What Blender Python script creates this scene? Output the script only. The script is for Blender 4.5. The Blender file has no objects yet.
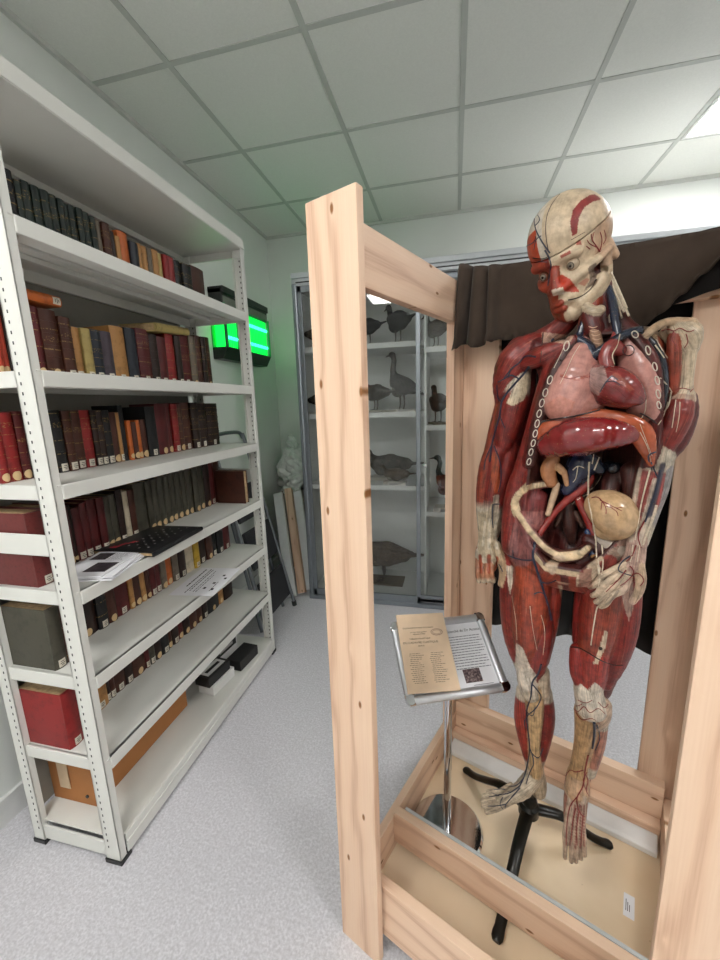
import bpy, bmesh, math, random
import numpy as np
from mathutils import Vector, Matrix, Euler
from mathutils.bvhtree import BVHTree
random.seed(7); np.random.seed(7)
SC = bpy.context.scene
COL = SC.collection
PI = math.pi
# ---------------------------------------------------------------- camera
CAMZ = 1.46
F = 393.2; YAW, PITCH, ROLL = -.2362, -.1901, -.0321
def _basis():
    cy, sy, cp, sp, cr, sr = math.cos(YAW), math.sin(YAW), math.cos(PITCH), math.sin(PITCH), math.cos(ROLL), math.sin(ROLL)
    fw = np.array([sy*cp, cy*cp, sp]); rt = np.array([cy, -sy, 0.]); up = np.cross(rt, fw)
    return rt*cr+up*sr, -rt*sr+up*cr, fw
RT, UP, FW = _basis()
CAM = np.array([0, 0, CAMZ])
def ray(px, py): return RT*(px-360)/F + UP*(480-py)/F + FW
def onX(px, py, X): d = ray(px, py); return CAM + d*X/d[0]
def onY(px, py, Y): d = ray(px, py); return CAM + d*Y/d[1]
def onZ(px, py, Z): d = ray(px, py); return CAM + d*(Z-CAMZ)/d[2]
cam = bpy.data.cameras.new('camera'); co = bpy.data.objects.new('camera', cam); COL.objects.link(co)
cam.sensor_fit = 'HORIZONTAL'; cam.sensor_width = 36; cam.lens = F/720*36; cam.clip_start = .02
co.matrix_world = Matrix(((RT[0], UP[0], -FW[0], 0), (RT[1], UP[1], -FW[1], 0), (RT[2], UP[2], -FW[2], CAMZ), (0, 0, 0, 1)))
SC.camera = co
SC.view_settings.view_transform = 'Standard'; SC.view_settings.look = 'None'; SC.view_settings.gamma = 1
SC.view_settings.exposure = 0.55
# ---------------------------------------------------------------- materials
def lin(c): return c/12.92 if c <= .04045 else ((c+.055)/1.055)**2.4
def hexc(h):
    h = h.lstrip('#'); return tuple(lin(int(h[i:i+2], 16)/255) for i in (0, 2, 4))
class NT:
    def __init__(s, name):
        s.m = bpy.data.materials.new(name); s.m.use_nodes = True; s.t = s.m.node_tree; s.n = s.t.nodes
        s.b = s.n['Principled BSDF']
    def new(s, t, **kw):
        n = s.n.new('ShaderNode'+t)
        for k, v in kw.items(): setattr(n, k, v)
        return n
    def lk(s, a, b): s.t.links.new(a, b)
    def noise(s, vec, scale, detail=3, rough=.55):
        n = s.new('TexNoise'); n.inputs['Scale'].default_value = scale; n.inputs['Detail'].default_value = detail
        n.inputs['Roughness'].default_value = rough
        if vec is not None: s.lk(vec, n.inputs['Vector'])
        return n
    def mapping(s, vec, scale=(1, 1, 1), loc=(0, 0, 0)):
        n = s.new('Mapping'); n.inputs['Scale'].default_value = scale; n.inputs['Location'].default_value = loc
        s.lk(vec, n.inputs['Vector']); return n.outputs['Vector']
    def ramp(s, fac, stops):
        n = s.new('ValToRGB'); e = n.color_ramp.elements
        while len(e) < len(stops): e.new(.5)
        for i, (p, c) in enumerate(stops):
            e[i].position = p; e[i].color = (*c, 1) if len(c) == 3 else c
        s.lk(fac, n.inputs['Fac']); return n.outputs['Color']
    def mix(s, fac, a, b, mode='MIX'):
        n = s.new('Mix', data_type='RGBA', blend_type=mode)
        for sock, v in ((n.inputs[0], fac), (n.inputs[6], a), (n.inputs[7], b)):
            if hasattr(v, 'is_linked'): s.lk(v, sock)
            else: sock.default_value = v if not isinstance(v, tuple) else (*v, 1)[:4]
        return n.outputs[2]
    def math(s, op, a, b=0, c=0):
        n = s.new('Math', operation=op)
        for sock, v in zip(n.inputs, (a, b, c)):
            if hasattr(v, 'is_linked'): s.lk(v, sock)
            else: sock.default_value = v
        return n.outputs[0]
    def bump(s, h, strength=.2, dist=.01):
        n = s.new('Bump'); n.inputs['Strength'].default_value = strength; n.inputs['Distance'].default_value = dist
        s.lk(h, n.inputs['Height']); s.lk(n.outputs[0], s.b.inputs['Normal'])
    def set(s, **kw):
        for k, v in kw.items():
            sock = s.b.inputs[k.replace('_', ' ')]
            if hasattr(v, 'is_linked'): s.lk(v, sock)
            else: sock.default_value = (*v, 1) if isinstance(v, tuple) and len(v) == 3 else v
        return s
_M = {}
def mat(name, col, rough=.5, metal=0., var=.12, scale=30., bump=.05, spec=.5):
    """painted / plain surface with a little procedural unevenness"""
    if name in _M: return _M[name]
    t = NT(name); c = hexc(col) if isinstance(col, str) else col
    tc = t.new('TexCoord'); nz = t.noise(tc.outputs['Object'], scale, 4)
    lo = tuple(x*(1-var) for x in c); hi = tuple(min(1, x*(1+var)) for x in c)
    t.set(Base_Color=t.ramp(nz.outputs['Fac'], [(.3, lo), (.7, hi)]), Roughness=rough, Metallic=metal, Specular_IOR_Level=spec)
    if bump: t.bump(nz.outputs['Fac'], bump, .004)
    _M[name] = t.m; return t.m
def emit(name, col, strength):
    t = NT(name); t.set(Base_Color=hexc(col), Emission_Color=hexc(col), Emission_Strength=strength); return t.m
def wood_mat():
    t = NT('pine_wood'); tc = t.new('TexCoord'); oi = t.new('ObjectInfo')
    off = t.new('VectorMath', operation='SCALE'); cx = t.new('CombineXYZ')
    t.lk(oi.outputs['Random'], cx.inputs[0]); t.lk(t.math('MULTIPLY', oi.outputs['Random'], 7.3), cx.inputs[1]); t.lk(t.math('MULTIPLY', oi.outputs['Random'], 3.1), cx.inputs[2])
    t.lk(cx.outputs[0], off.inputs[0]); off.inputs['Scale'].default_value = 3.
    ad = t.new('VectorMath', operation='ADD'); t.lk(tc.outputs['Object'], ad.inputs[0]); t.lk(off.outputs[0], ad.inputs[1])
    P = ad.outputs[0]
    # knots
    kv = t.mapping(P, (4.6, 11, 11)); vo = t.new('TexVoronoi'); vo.inputs['Scale'].default_value = 1; vo.voronoi_dimensions = '2D'; t.lk(kv, vo.inputs['Vector'])
    kd = vo.outputs['Distance']
    # grain: slow warp, then stripes across the width
    wv = t.noise(t.mapping(P, (1.6, 9, 9)), 1., 2)
    sepn = t.new('SeparateXYZ'); t.lk(P, sepn.inputs[0])
    kn = t.math('DIVIDE', .035, t.math('ADD', kd, .12))
    g = t.math('ADD', t.math('MULTIPLY', t.math('ADD', sepn.outputs[1], t.math('MULTIPLY', sepn.outputs[2], .35)), 95.), t.math('ADD', t.math('MULTIPLY', wv.outputs['Fac'], 13.), t.math('MULTIPLY', kn, 9.)))
    st = t.math('ADD', t.math('MULTIPLY', t.math('SINE', g), .5), .5)
    fine = t.noise(t.mapping(P, (6, 260, 260)), 1., 3)
    f = t.math('ADD', t.math('MULTIPLY', t.math('POWER', st, 2.2), .5), t.math('MULTIPLY', fine.outputs['Fac'], .62))
    base = t.ramp(f, [(.15, hexc('#e8c9ae')), (.55, hexc('#dfbc9f')), (.97, hexc('#c0957a'))])
    big = t.noise(t.mapping(P, (1.2, 3, 3)), 1., 2)
    base = t.mix(t.math('MULTIPLY', big.outputs['Fac'], .35), base, hexc('#ecd0b8'))
    knot = t.ramp(kd, [(.0, (1, 1, 1)), (.030, (1, 1, 1)), (.055, (0, 0, 0))])
    sel = t.math('GREATER_THAN', t.math('FRACT', t.math('MULTIPLY', vo.outputs['Color'], 7.)), .35)
    kc = t.mix(t.noise(P, 160, 2).outputs['Fac'], hexc('#6b4227'), hexc('#a5713f'))
    col = t.mix(t.math('MULTIPLY', knot, sel), base, kc)
    t.set(Base_Color=col, Roughness=.55, Specular_IOR_Level=.3)
    t.bump(f, .06, .002)
    return t.m
WOOD = wood_mat()
def floor_mat():
    t = NT('speckled_vinyl'); tc = t.new('TexCoord')
    a = t.noise(tc.outputs['Object'], 120, 3, .7); b = t.noise(tc.outputs['Object'], 34, 3, .6)
    c = t.ramp(a.outputs['Fac'], [(.36, hexc('#bbb9be')), (.5, hexc('#cac9ce')), (.64, hexc('#dad9de'))])
    c = t.mix(t.ramp(b.outputs['Fac'], [(.45, (0, 0, 0)), (.75, (.5, .5, .5))]), c, hexc('#bfbdc2'))
    t.set(Base_Color=c, Roughness=.42, Specular_IOR_Level=.4); t.bump(a.outputs['Fac'], .03, .002)
    return t.m
WHITE_WALL = mat('wall_paint', '#e0e3df', .75, var=.02, scale=3)
TILE = mat('ceiling_tile', '#e2e3de', .85, var=.03, scale=140, bump=.12)
GRID = mat('ceiling_grid', '#bcbfba', .6, var=.02)
STEEL_W = mat('white_powder_steel', '#dcdcd6', .42, var=.02, scale=8)
ALU = mat('aluminium', '#d6d8dc', .42, .85, var=.06, scale=18)
CHROME = mat('chrome', '#d8d9dc', .07, 1., var=.01)
BLACKP = mat('black_plastic', '#151515', .35, var=.2)
WHITEP = mat('white_plastic', '#e4e4e2', .4, var=.02)
PAPER = mat('white_paper', '#e6e6ea', .7, var=.02)
IRON = mat('black_cast_iron', '#16140f', .3, .3, var=.3, scale=40, bump=.15)
# ---------------------------------------------------------------- mesh helpers
def smooth_mesh(me, ang=.7):
    me.polygons.foreach_set('use_smooth', [True]*len(me.polygons))
    me.update()
    try: me.set_sharp_from_angle(angle=ang)
    except Exception: pass
def obj(name, bm, m, parent=None, smooth=False, ang=.7):
    if isinstance(bm, bmesh.types.BMesh):
        me = bpy.data.meshes.new(name); bmesh.ops.recalc_face_normals(bm, faces=bm.faces); bm.to_mesh(me); bm.free()
    else: me = bm; me.name = name
    for x in (m if isinstance(m, (list, tuple)) else [m]):
        if x is not None: me.materials.append(x)
    if smooth: smooth_mesh(me, ang)
    o = bpy.data.objects.new(name, me); COL.objects.link(o)
    if parent is not None: o.parent = parent
    return o
def tag(o, label, cat, group=None):
    o['label'] = label; o['category'] = cat
    if group: o['group'] = group
    return o
def thing(name, label, cat, loc=(0, 0, 0), rotz=0., group=None):
    o = bpy.data.objects.new(name, None); COL.objects.link(o); o.location = loc; o.rotation_euler = (0, 0, rotz)
    o.empty_display_size = .05
    return tag(o, label, cat, group)
def structure(o): o['kind'] = 'structure'; return o
def box(bm, lo, hi, bev=0., mi=0, M=None):
    lo, hi = [min(a, b) for a, b in zip(lo, hi)], [max(a, b) for a, b in zip(lo, hi)]
    r = bmesh.ops.create_cube(bm, size=1.)
    vs = r['verts']; c = [(a+b)/2 for a, b in zip(lo, hi)]; s = [b-a for a, b in zip(lo, hi)]
    for v in vs: v.co = Vector([v.co[i]*s[i]+c[i] for i in range(3)])
    fs = list({f for v in vs for f in v.link_faces})
    if bev > 0:
        es = list({e for v in vs for e in v.link_edges})
        rr = bmesh.ops.bevel(bm, geom=es, offset=min(bev, min(s)*.45), segments=2, profile=.6, affect='EDGES')
        fs = list({f for v in rr['verts'] for f in v.link_faces} | {f for f in fs if f.is_valid})
        vs = list({v for f in fs for v in f.verts})
    for f in fs: f.material_index = mi
    if M is not None: bmesh.ops.transform(bm, matrix=M, verts=vs)
    return vs
def bxm(lo, hi, bev=0.): bm = bmesh.new(); box(bm, lo, hi, bev); return bm
def tube(bm, pts, rad, n=8, mi=0, cap=True, flat=None):
    """swept tube through 3D points; rad float or list"""
    P = [Vector(p) for p in pts]; R = rad if isinstance(rad, (list, tuple)) else [rad]*len(P)
    rings = []; prev = None
    for i, p in enumerate(P):
        t = (P[min(i+1, len(P)-1)]-P[max(i-1, 0)])
        if t.length < 1e-9: t = Vector((0, 0, 1))
        t.normalize()
        if prev is None:
            a = Vector((0, 0, 1)) if abs(t.z) < .9 else Vector((1, 0, 0))
            x = t.cross(a).normalized()
        else: x = (prev - t*prev.dot(t)).normalized()
        prev = x; y = t.cross(x)
        fy = flat if flat else 1.
        rings.append([bm.verts.new(p + (x*math.cos(2*PI*k/n) + y*fy*math.sin(2*PI*k/n))*R[i]) for k in range(n)])
    for a, b in zip(rings[:-1], rings[1:]):
        for k in range(n):
            f = bm.faces.new((a[k], a[(k+1) % n], b[(k+1) % n], b[k])); f.material_index = mi
    if cap:
        for rg, s in ((rings[0], -1), (rings[-1], 1)):
            f = bm.faces.new(rg[::-1] if s < 0 else rg); f.material_index = mi
    return bm
def tubem(pts, rad, n=8, cap=True, flat=None): bm = bmesh.new(); tube(bm, pts, rad, n, 0, cap, flat); return bm
def lathe(profile, n=32, bm=None, center=(0, 0, 0)):
    bm = bm or bmesh.new(); cx, cy, cz = center; rings = []
    for r, z in profile:
        if r < 1e-6: rings.append([bm.verts.new((cx, cy, cz+z))])
        else: rings.append([bm.verts.new((cx+r*math.cos(2*PI*k/n), cy+r*math.sin(2*PI*k/n), cz+z)) for k in range(n)])
    for a, b in zip(rings[:-1], rings[1:]):
        for k in range(n):
            k2 = (k+1) % n
            if len(a) == 1 and len(b) == 1: continue
            if len(a) == 1: bm.faces.new((a[0], b[k2], b[k]))
            elif len(b) == 1: bm.faces.new((a[k], a[k2], b[0]))
            else: bm.faces.new((a[k], a[k2], b[k2], b[k]))
    return bm
def spline(pts, n=6):
    """Catmull-Rom through points"""
    P = np.array(pts, float); out = []
    for i in range(len(P)-1):
        p0 = P[max(i-1, 0)]; p1 = P[i]; p2 = P[i+1]; p3 = P[min(i+2, len(P)-1)]
        for k in range(n):
            t = k/n
            out.append(.5*((2*p1)+(-p0+p2)*t+(2*p0-5*p1+4*p2-p3)*t*t+(-p0+3*p1-3*p2+p3)*t**3))
    out.append(P[-1]); return [tuple(x) for x in out]
def text_mesh(s, size, m, parent, name='lettering', loc=(0, 0, 0), rot=(0, 0, 0), align='LEFT', ext=.0002):
    cu = bpy.data.curves.new(name, 'FONT'); cu.body = s; cu.size = size; cu.align_x = align; cu.extrude = ext
    cu.resolution_u = 2
    to = bpy.data.objects.new('tmp', cu); COL.objects.link(to)
    me = bpy.data.meshes.new_from_object(to); bpy.data.objects.remove(to); bpy.data.curves.remove(cu)
    o = obj(name, me, m, parent); o.location = loc; o.rotation_euler = rot
    return o
# ---------------------------------------------------------------- the room
XL, XR, YB, YF, ZC = -1.577, 3.0, 3.42, -2.2, 2.882
def slab(name, lo, hi, m): return structure(obj(name, bxm(lo, hi), m))
slab('floor', (XL-.1, YF-.1, -.1), (XR+.1, YB+.1, 0), floor_mat())
slab('wall_left', (XL-.1, YF-.1, 0), (XL, YB+.1, ZC+.1), WHITE_WALL)
slab('wall_back', (XL, YB, 0), (XR+.1, YB+.1, ZC+.1), WHITE_WALL)
slab('wall_right', (XR, YF-.1, 0), (XR+.1, YB, ZC+.1), WHITE_WALL)
slab('wall_front', (XL, YF-.1, 0), (XR, YF, ZC+.1), WHITE_WALL)
slab('ceiling', (XL, YF, ZC), (XR, YB, ZC+.1), TILE)
slab('baseboard_left', (XL, YF, 0), (XL+.014, YB, .1), mat('baseboard', '#d9dad8', .5, var=.02))
slab('baseboard_back', (XL+.014, YB-.014, 0), (-1.1, YB, .1), _M['baseboard'])
GX, GY = -1.1795, 1.7195
n_trim = 0
bm = bmesh.new()
x = GX
while x < XR: box(bm, (x-.012, YF, ZC-.004), (x+.012, YB, ZC+.002)); x += .6
y = GY-6*.6
while y < YB:
    if y > YF: box(bm, (XL, y-.012, ZC-.0035), (XR, y+.012, ZC+.002))
    y += .6
structure(obj('trim_1', bm, GRID))
bm = bmesh.new()
box(bm, (XL, YF, ZC-.02), (XL+.018, YB, ZC)); box(bm, (XL, YB-.018, ZC-.02), (XR, YB, ZC))
structure(obj('trim_2', bm, mat('trim_paint', '#c9cbc6', .6, var=.02)))
# ceiling light panels, one tile each
LIGHTS = [(4, 1, 'square ceiling light panel above the cabinet, behind the model', 20.),
          (4, -4, 'added unseen square ceiling light panel above the right of the crate', 22.),  # guessed panel out of view, added to brighten the room
          (0, -4, 'square ceiling light panel overhead near the bookshelf', 22.),
          (2, -6, 'added unseen square ceiling light panel farthest behind the viewer', 22.)]  # unseen extra panel, added for more and evener light
for i, j, lab, st in LIGHTS:
    x0, y0 = GX+i*.6, GY+j*.6
    t = thing('ceiling_light', lab, 'ceiling light', (x0+.3, y0+.3, ZC-.004), group='square ceiling light panels')
    bm = bmesh.new()
    for a, b in (((-.288, -.288), (.288, -.27)), ((-.288, .27), (.288, .288)), ((-.288, -.27), (-.27, .27)), ((.27, -.27), (.288, .27))):
        box(bm, (*a, -.006), (*b, .004))
    obj('frame', bm, WHITEP, t)
    obj('diffuser', bxm((-.27, -.27, -.003), (.27, .27, .004)), emit('lit_diffuser', '#fffdfb', st), t)
w = bpy.data.worlds.new('world'); SC.world = w; w.use_nodes = True
w.node_tree.nodes['Background'].inputs[0].default_value = (.8, .85, .9, 1); w.node_tree.nodes['Background'].inputs[1].default_value = .05
# ---------------------------------------------------------------- organic solids: distance field -> surface
class Field:
    """union of rounded tapered limbs on a grid, meshed by surface nets; remembers its limbs for colouring"""
    def __init__(s, lo, hi, h):
        s.lo = np.array(lo, float); s.h = h; s.n = np.ceil((np.array(hi)-s.lo)/h).astype(int)+1
        s.g = np.full(tuple(s.n), .05, np.float32); s.prims = []
    def _sub(s, lo, hi):
        a = np.clip(np.floor((np.array(lo)-s.lo)/s.h).astype(int), 0, s.n); b = np.clip(np.ceil((np.array(hi)-s.lo)/s.h).astype(int)+1, 0, s.n)
        ax = [s.lo[i]+s.h*np.arange(a[i], b[i]) for i in range(3)]
        X = np.meshgrid(*ax, indexing='ij'); return tuple(slice(a[i], b[i]) for i in range(3)), np.stack(X, -1).astype(np.float32)
    def put(s, d, sl, k, op):
        g = s.g[sl]
        if op == 'cut':
            h = np.clip(.5-.5*(g+d)/k, 0, 1); s.g[sl] = g*(1-h)-d*h+k*h*(1-h)
        else:
            h = np.clip(.5+.5*(g-d)/k, 0, 1); s.g[sl] = g*(1-h)+d*h-k*h*(1-h)
    def limb(s, pts, rad, k=.006, op='add', flat=1., flat_dir=(0, 1, 0), col=None, ends=None, m=.03):
        P = np.array(pts, np.float32).reshape(-1, 3); R = np.array(rad if np.ndim(rad) else [rad]*len(P), np.float32)
        pr = dict(P=P, R=R, flat=flat, fd=np.array(flat_dir, np.float32), col=col, ends=ends)
        rm = R.max()*max(1, flat)+m
        sl, X = s._sub(P.min(0)-rm, P.max(0)+rm)
        if 0 in X.shape: return
        s.put(limb_dist(pr, X)[0], sl, k, op)
        if col is not None: s.prims.append(pr)
    def ball(s, c, r, k=.006, op='add', rot=None, col=None, m=.03):
        """ellipsoid with half axes r"""
        c = np.array(c, np.float32); r = np.array(r, np.float32); Rm = np.eye(3, dtype=np.float32) if rot is None else np.array(rot, np.float32)
        rm = r.max()+m; sl, X = s._sub(c-rm, c+rm)
        if 0 in X.shape: return
        pr = dict(c=c, r=r, rot=Rm, col=col)
        s.put(ball_dist(pr, X), sl, k, op)
        if col is not None: s.prims.append(pr)
    def custom(s, fn, lo, hi, k=.004, op='add'):
        sl, X = s._sub(lo, hi); s.put(fn(X).astype(np.float32), sl, k, op)
    def mesh(s, name, g=None):
        return nets(name, s.g if g is None else g, s.lo, s.h)
def limb_dist(pr, X):
    P, R, fl, fd = pr['P'], pr['R'], pr['flat'], pr['fd']
    best = None; acc = 0.
    L = np.concatenate([[0], np.cumsum(np.linalg.norm(np.diff(P, axis=0), axis=1))])
    if len(P) == 1: P = np.vstack([P, P+1e-5]); R = np.append(R, R); L = np.array([0, 1e-5])
    for i in range(len(P)-1):
        a, b = P[i], P[i+1]; ab = b-a; q = X-a
        t = np.clip((q@ab)/max(float(ab@ab), 1e-12), 0, 1); d = q-t[..., None]*ab
        if fl != 1.:
            dv = d@fd; d = d+(dv*(1./fl-1.))[..., None]*fd
        r = R[i]+(R[i+1]-R[i])*t; dist = np.sqrt((d*d).sum(-1))-r
        if fl < 1.: dist = dist*max(fl, .45)
        al = L[i]+t*(L[i+1]-L[i])
        if best is None: best, along = dist, al
        else:
            m = dist < best; best = np.where(m, dist, best); along = np.where(m, al, along)
    return best, along/max(L[-1], 1e-9)
def ball_dist(pr, X):
    q = (X-pr['c'])@pr['rot']; k0 = np.sqrt(((q/pr['r'])**2).sum(-1)); k1 = np.sqrt(((q/pr['r']**2)**2).sum(-1))
    return np.where(k1 > 1e-6, k0*(k0-1)/np.maximum(k1, 1e-6), -pr['r'].min())
def nets(name, g, lo, h):
    n = g.shape; ins = g < 0
    c = np.zeros(tuple(k-1 for k in n), np.int8)
    for dx in (0, 1):
        for dy in (0, 1):
            for dz in (0, 1): c += ins[dx:n[0]-1+dx, dy:n[1]-1+dy, dz:n[2]-1+dz]
    ix = np.argwhere((c > 0) & (c < 8)); idx = np.full(c.shape, -1, np.int64); idx[tuple(ix.T)] = np.arange(len(ix))
    S = np.zeros((len(ix), 3)); N = np.zeros(len(ix))
    cor = [(a, b, d) for a in (0, 1) for b in (0, 1) for d in (0, 1)]
    val = {q: g[ix[:, 0]+q[0], ix[:, 1]+q[1], ix[:, 2]+q[2]] for q in cor}
    for p in cor:
        for ax in range(3):
            if p[ax]: continue
            q = list(p); q[ax] = 1; q = tuple(q); a, b = val[p], val[q]; m = (a < 0) != (b < 0)
            t = np.where(m, a/np.where(m, a-b, 1), 0)
            for j in range(3): S[:, j] += np.where(m, p[j]+(t if j == ax else 0), 0)
            N += m
    V = (ix+S/np.maximum(N, 1)[:, None])*h+lo
    F_ = []
    for ax in range(3):
        o1, o2 = [(1, 2), (2, 0), (0, 1)][ax]
        sl0 = [slice(None)]*3; sl1 = [slice(None)]*3; sl0[ax] = slice(0, -1); sl1[ax] = slice(1, None)
        e = ins[tuple(sl0)] != ins[tuple(sl1)]
        E = np.argwhere(e); E = E[(E[:, o1] > 0) & (E[:, o2] > 0) & (E[:, o1] < n[o1]-1) & (E[:, o2] < n[o2]-1)]
        fl = ins[tuple(E.T)]
        def cell(da, db):
            q = E.copy(); q[:, o1] -= da; q[:, o2] -= db; return idx[tuple(q.T)]
        Q = np.stack([cell(1, 1), cell(0, 1), cell(0, 0), cell(1, 0)], 1)
        Q[~fl] = Q[~fl][:, ::-1]; F_.append(Q)
    Q = np.concatenate(F_); Q = Q[(Q >= 0).all(1)]
    me = bpy.data.meshes.new(name); me.vertices.add(len(V)); me.vertices.foreach_set('co', V.astype(np.float32).ravel())
    me.loops.add(len(Q)*4); me.loops.foreach_set('vertex_index', Q.astype(np.int32).ravel())
    me.polygons.add(len(Q)); me.polygons.foreach_set('loop_start', np.arange(0, len(Q)*4, 4, dtype=np.int32))
    me.polygons.foreach_set('use_smooth', np.ones(len(Q), bool)); me.update(calc_edges=True); me.validate()
    return me
def verts_of(me):
    a = np.empty(len(me.vertices)*3, np.float32); me.vertices.foreach_get('co', a); return a.reshape(-1, 3)
def normals_of(me):
    a = np.empty(len(me.vertices)*3, np.float32); me.vertices.foreach_get('normal', a); return a.reshape(-1, 3)
def set_attr(me, name, arr):
    at_ = me.attributes.new(name, 'FLOAT_COLOR', 'POINT')
    a = np.ones((len(arr), 4), np.float32); a[:, :arr.shape[1]] = arr; at_.data.foreach_set('color', a.ravel())
def limb_colours(fld, V, soft=.0015):
    """colour of the nearest limb, its tendon ends, and fibre coordinates (around, along)"""
    n = len(V); best = np.full(n, 9e9); C = np.zeros((n, 3)); Fb = np.zeros((n, 3))
    for i, pr in enumerate(fld.prims):
        if 'P' in pr:
            rm = pr['R'].max()*max(1, pr['flat'])+.02; m = ((V > pr['P'].min(0)-rm) & (V < pr['P'].max(0)+rm)).all(1)
            if not m.any(): continue
            X = V[m]; d, al = limb_dist(pr, X); c = np.tile(np.array(hexc(pr['col'])), (len(X), 1))
            if pr['ends']:
                e0, e1, ec = pr['ends']; ec = np.array(hexc(ec)); wj = .05*np.sin(X[:, 0]*900+X[:, 2]*300)*0
                w = np.clip((e0-al)/max(e0*.3, 1e-4)+.5, 0, 1) if e0 > 0 else 0
                w = np.maximum(w, np.clip((al-e1)/max((1-e1)*.3, 1e-4)+.5, 0, 1) if e1 < 1 else 0)
                w = np.asarray(w)*np.ones(len(X)); c = c*(1-w[:, None])+ec*w[:, None]
            a, b = pr['P'][0], pr['P'][-1]; ax = (b-a)/max(np.linalg.norm(b-a), 1e-6)
            u = np.cross(ax, [0, 1, 0]); u /= max(np.linalg.norm(u), 1e-6); w2 = np.cross(ax, u); q = X-a
            fb = np.stack([np.arctan2(q@w2, q@u+1e-9)*pr['R'].mean()*1.0, q@ax, np.full(len(X), i*.37)], 1)
        else:
            rm = pr['r'].max()+.02; m = ((V > pr['c']-rm) & (V < pr['c']+rm)).all(1)
            if not m.any(): continue
            X = V[m]; d = ball_dist(pr, X); c = np.tile(np.array(hexc(pr['col'])), (len(X), 1)); fb = np.stack([X[:, 0], X[:, 2], np.full(len(X), i*.37)], 1)
        k = d < best[m]; ids = np.flatnonzero(m)[k]; best[ids] = d[k]; C[ids] = c[k]; Fb[ids] = fb[k]
    return C, Fb
def organic_mat(name, rough=.38, stripe=.5, mottled=.25, freq=420., bump=.25, spec=.5, coat=0.):
    """painted papier-mache: colour from the part's own pattern, fibre lines and flecks"""
    t = NT(name); at_ = t.new('Attribute', attribute_name='Col'); fb = t.new('Attribute', attribute_name='Fib'); tc = t.new('TexCoord')
    f1 = t.noise(t.mapping(fb.outputs['Vector'], (freq, 14, 50)), 1., 3, .6); m1 = t.noise(tc.outputs['Object'], 60, 4, .6); m2 = t.noise(tc.outputs['Object'], 260, 3)
    s1 = t.ramp(f1.outputs['Fac'], [(.32, (1-stripe,)*3), (.5, (1, 1, 1)), (.72, (1+stripe*.45,)*3)])
    col = t.mix(1., at_.outputs['Color'], s1, 'MULTIPLY')
    s2 = t.ramp(m1.outputs['Fac'], [(.3, (1-mottled*1.3,)*3), (.6, (1.05,)*3), (.75, (1+mottled*.5,)*3)])
    col = t.mix(1., col, s2, 'MULTIPLY')
    if stripe > .3: col = t.mix(t.ramp(f1.outputs['Fac'], [(.62, (0, 0, 0)), (.74, (.45, .45, .45))]), col, hexc('#b08468'))
    fl = t.ramp(m2.outputs['Fac'], [(.66, (0, 0, 0)), (.74, (.45, .45, .45))])
    col = t.mix(fl, col, hexc('#b9905f'))
    t.set(Base_Color=col, Roughness=rough, Specular_IOR_Level=spec, Coat_Weight=coat, Coat_Roughness=.15)
    t.bump(t.math('ADD', t.math('MULTIPLY', f1.outputs['Fac'], .6), t.math('MULTIPLY', m2.outputs['Fac'], .3)), bump, .003)
    return t.m
# ---------------------------------------------------------------- bookshelf
SX0, SX1, SY0, SY1 = -1.40, -1.04, .812, 1.975
SHELF_Z = [1.937, 1.573, 1.270, .957, .680, .392]
shelf = thing('metal_shelving_unit', 'tall white perforated steel bookshelf full of old books along the left wall', 'bookshelf', (0, 0, 0))
DARKHOLE = mat('dark_slot', '#3a3a3a', .8)
def post(x0, x1, y0, y1, face_y):
    """angle-section upright with a row of slots on its outer end face"""
    bm = bmesh.new(); top = 2.27
    s = 1 if x1 > -1.2 else -1                                # which way the outer long face looks
    xo = x1 if s > 0 else x0
    box(bm, (x0, y0 if face_y < 0 else y1-.003, .012), (x1, y0+.003 if face_y < 0 else y1, top), .0008)
    box(bm, (xo-.003 if s > 0 else xo, y0, .012), (xo if s > 0 else xo+.003, y1, top), .0008)
    xi = x0 if s > 0 else x1
    box(bm, (xi if s > 0 else xi-.003, y0 if face_y < 0 else y1-.02, .012), (xi+.003 if s > 0 else xi, y0+.02 if face_y < 0 else y1, top))
    p = obj('post', bm, STEEL_W, shelf)
    bm = bmesh.new(); z = .06
    yy = y0-.0004 if face_y < 0 else y1+.0004
    while z < top-.03:
        xx = x0+.016 if s > 0 else x1-.016
        box(bm, (xx-.0018, yy-.0004, z), (xx+.0018, yy+.0004, z+.008)); z += .025
    if face_y > 0:                                            # slots of the far posts show on their inner side
        z = .06
        while z < top-.03:
            xx = x0+.03 if s > 0 else x1-.03
            box(bm, (xx-.0025, y1-.0042, z), (xx+.0025, y1-.0028, z+.008)); z += .025
    d = obj('slots', bm, DARKHOLE, p); d['label'] = 'row of dark punched slots'
    f = obj('foot', bxm((x0-.004, y0-.004 if face_y < 0 else y1-.04, 0), (x1+.004, y0+.04 if face_y < 0 else y1+.004, .016), .002), BLACKP, p)
    f['label'] = 'black plastic foot'
PW = .057
post(SX1-PW, SX1, SY0, SY0+.024, -1); post(SX0, SX0+PW*.78, SY0, SY0+.024, -1)
post(SX1-PW, SX1, SY1-.035, SY1, 1); post(SX0, SX0+PW, SY1-.035, SY1, 1)
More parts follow.
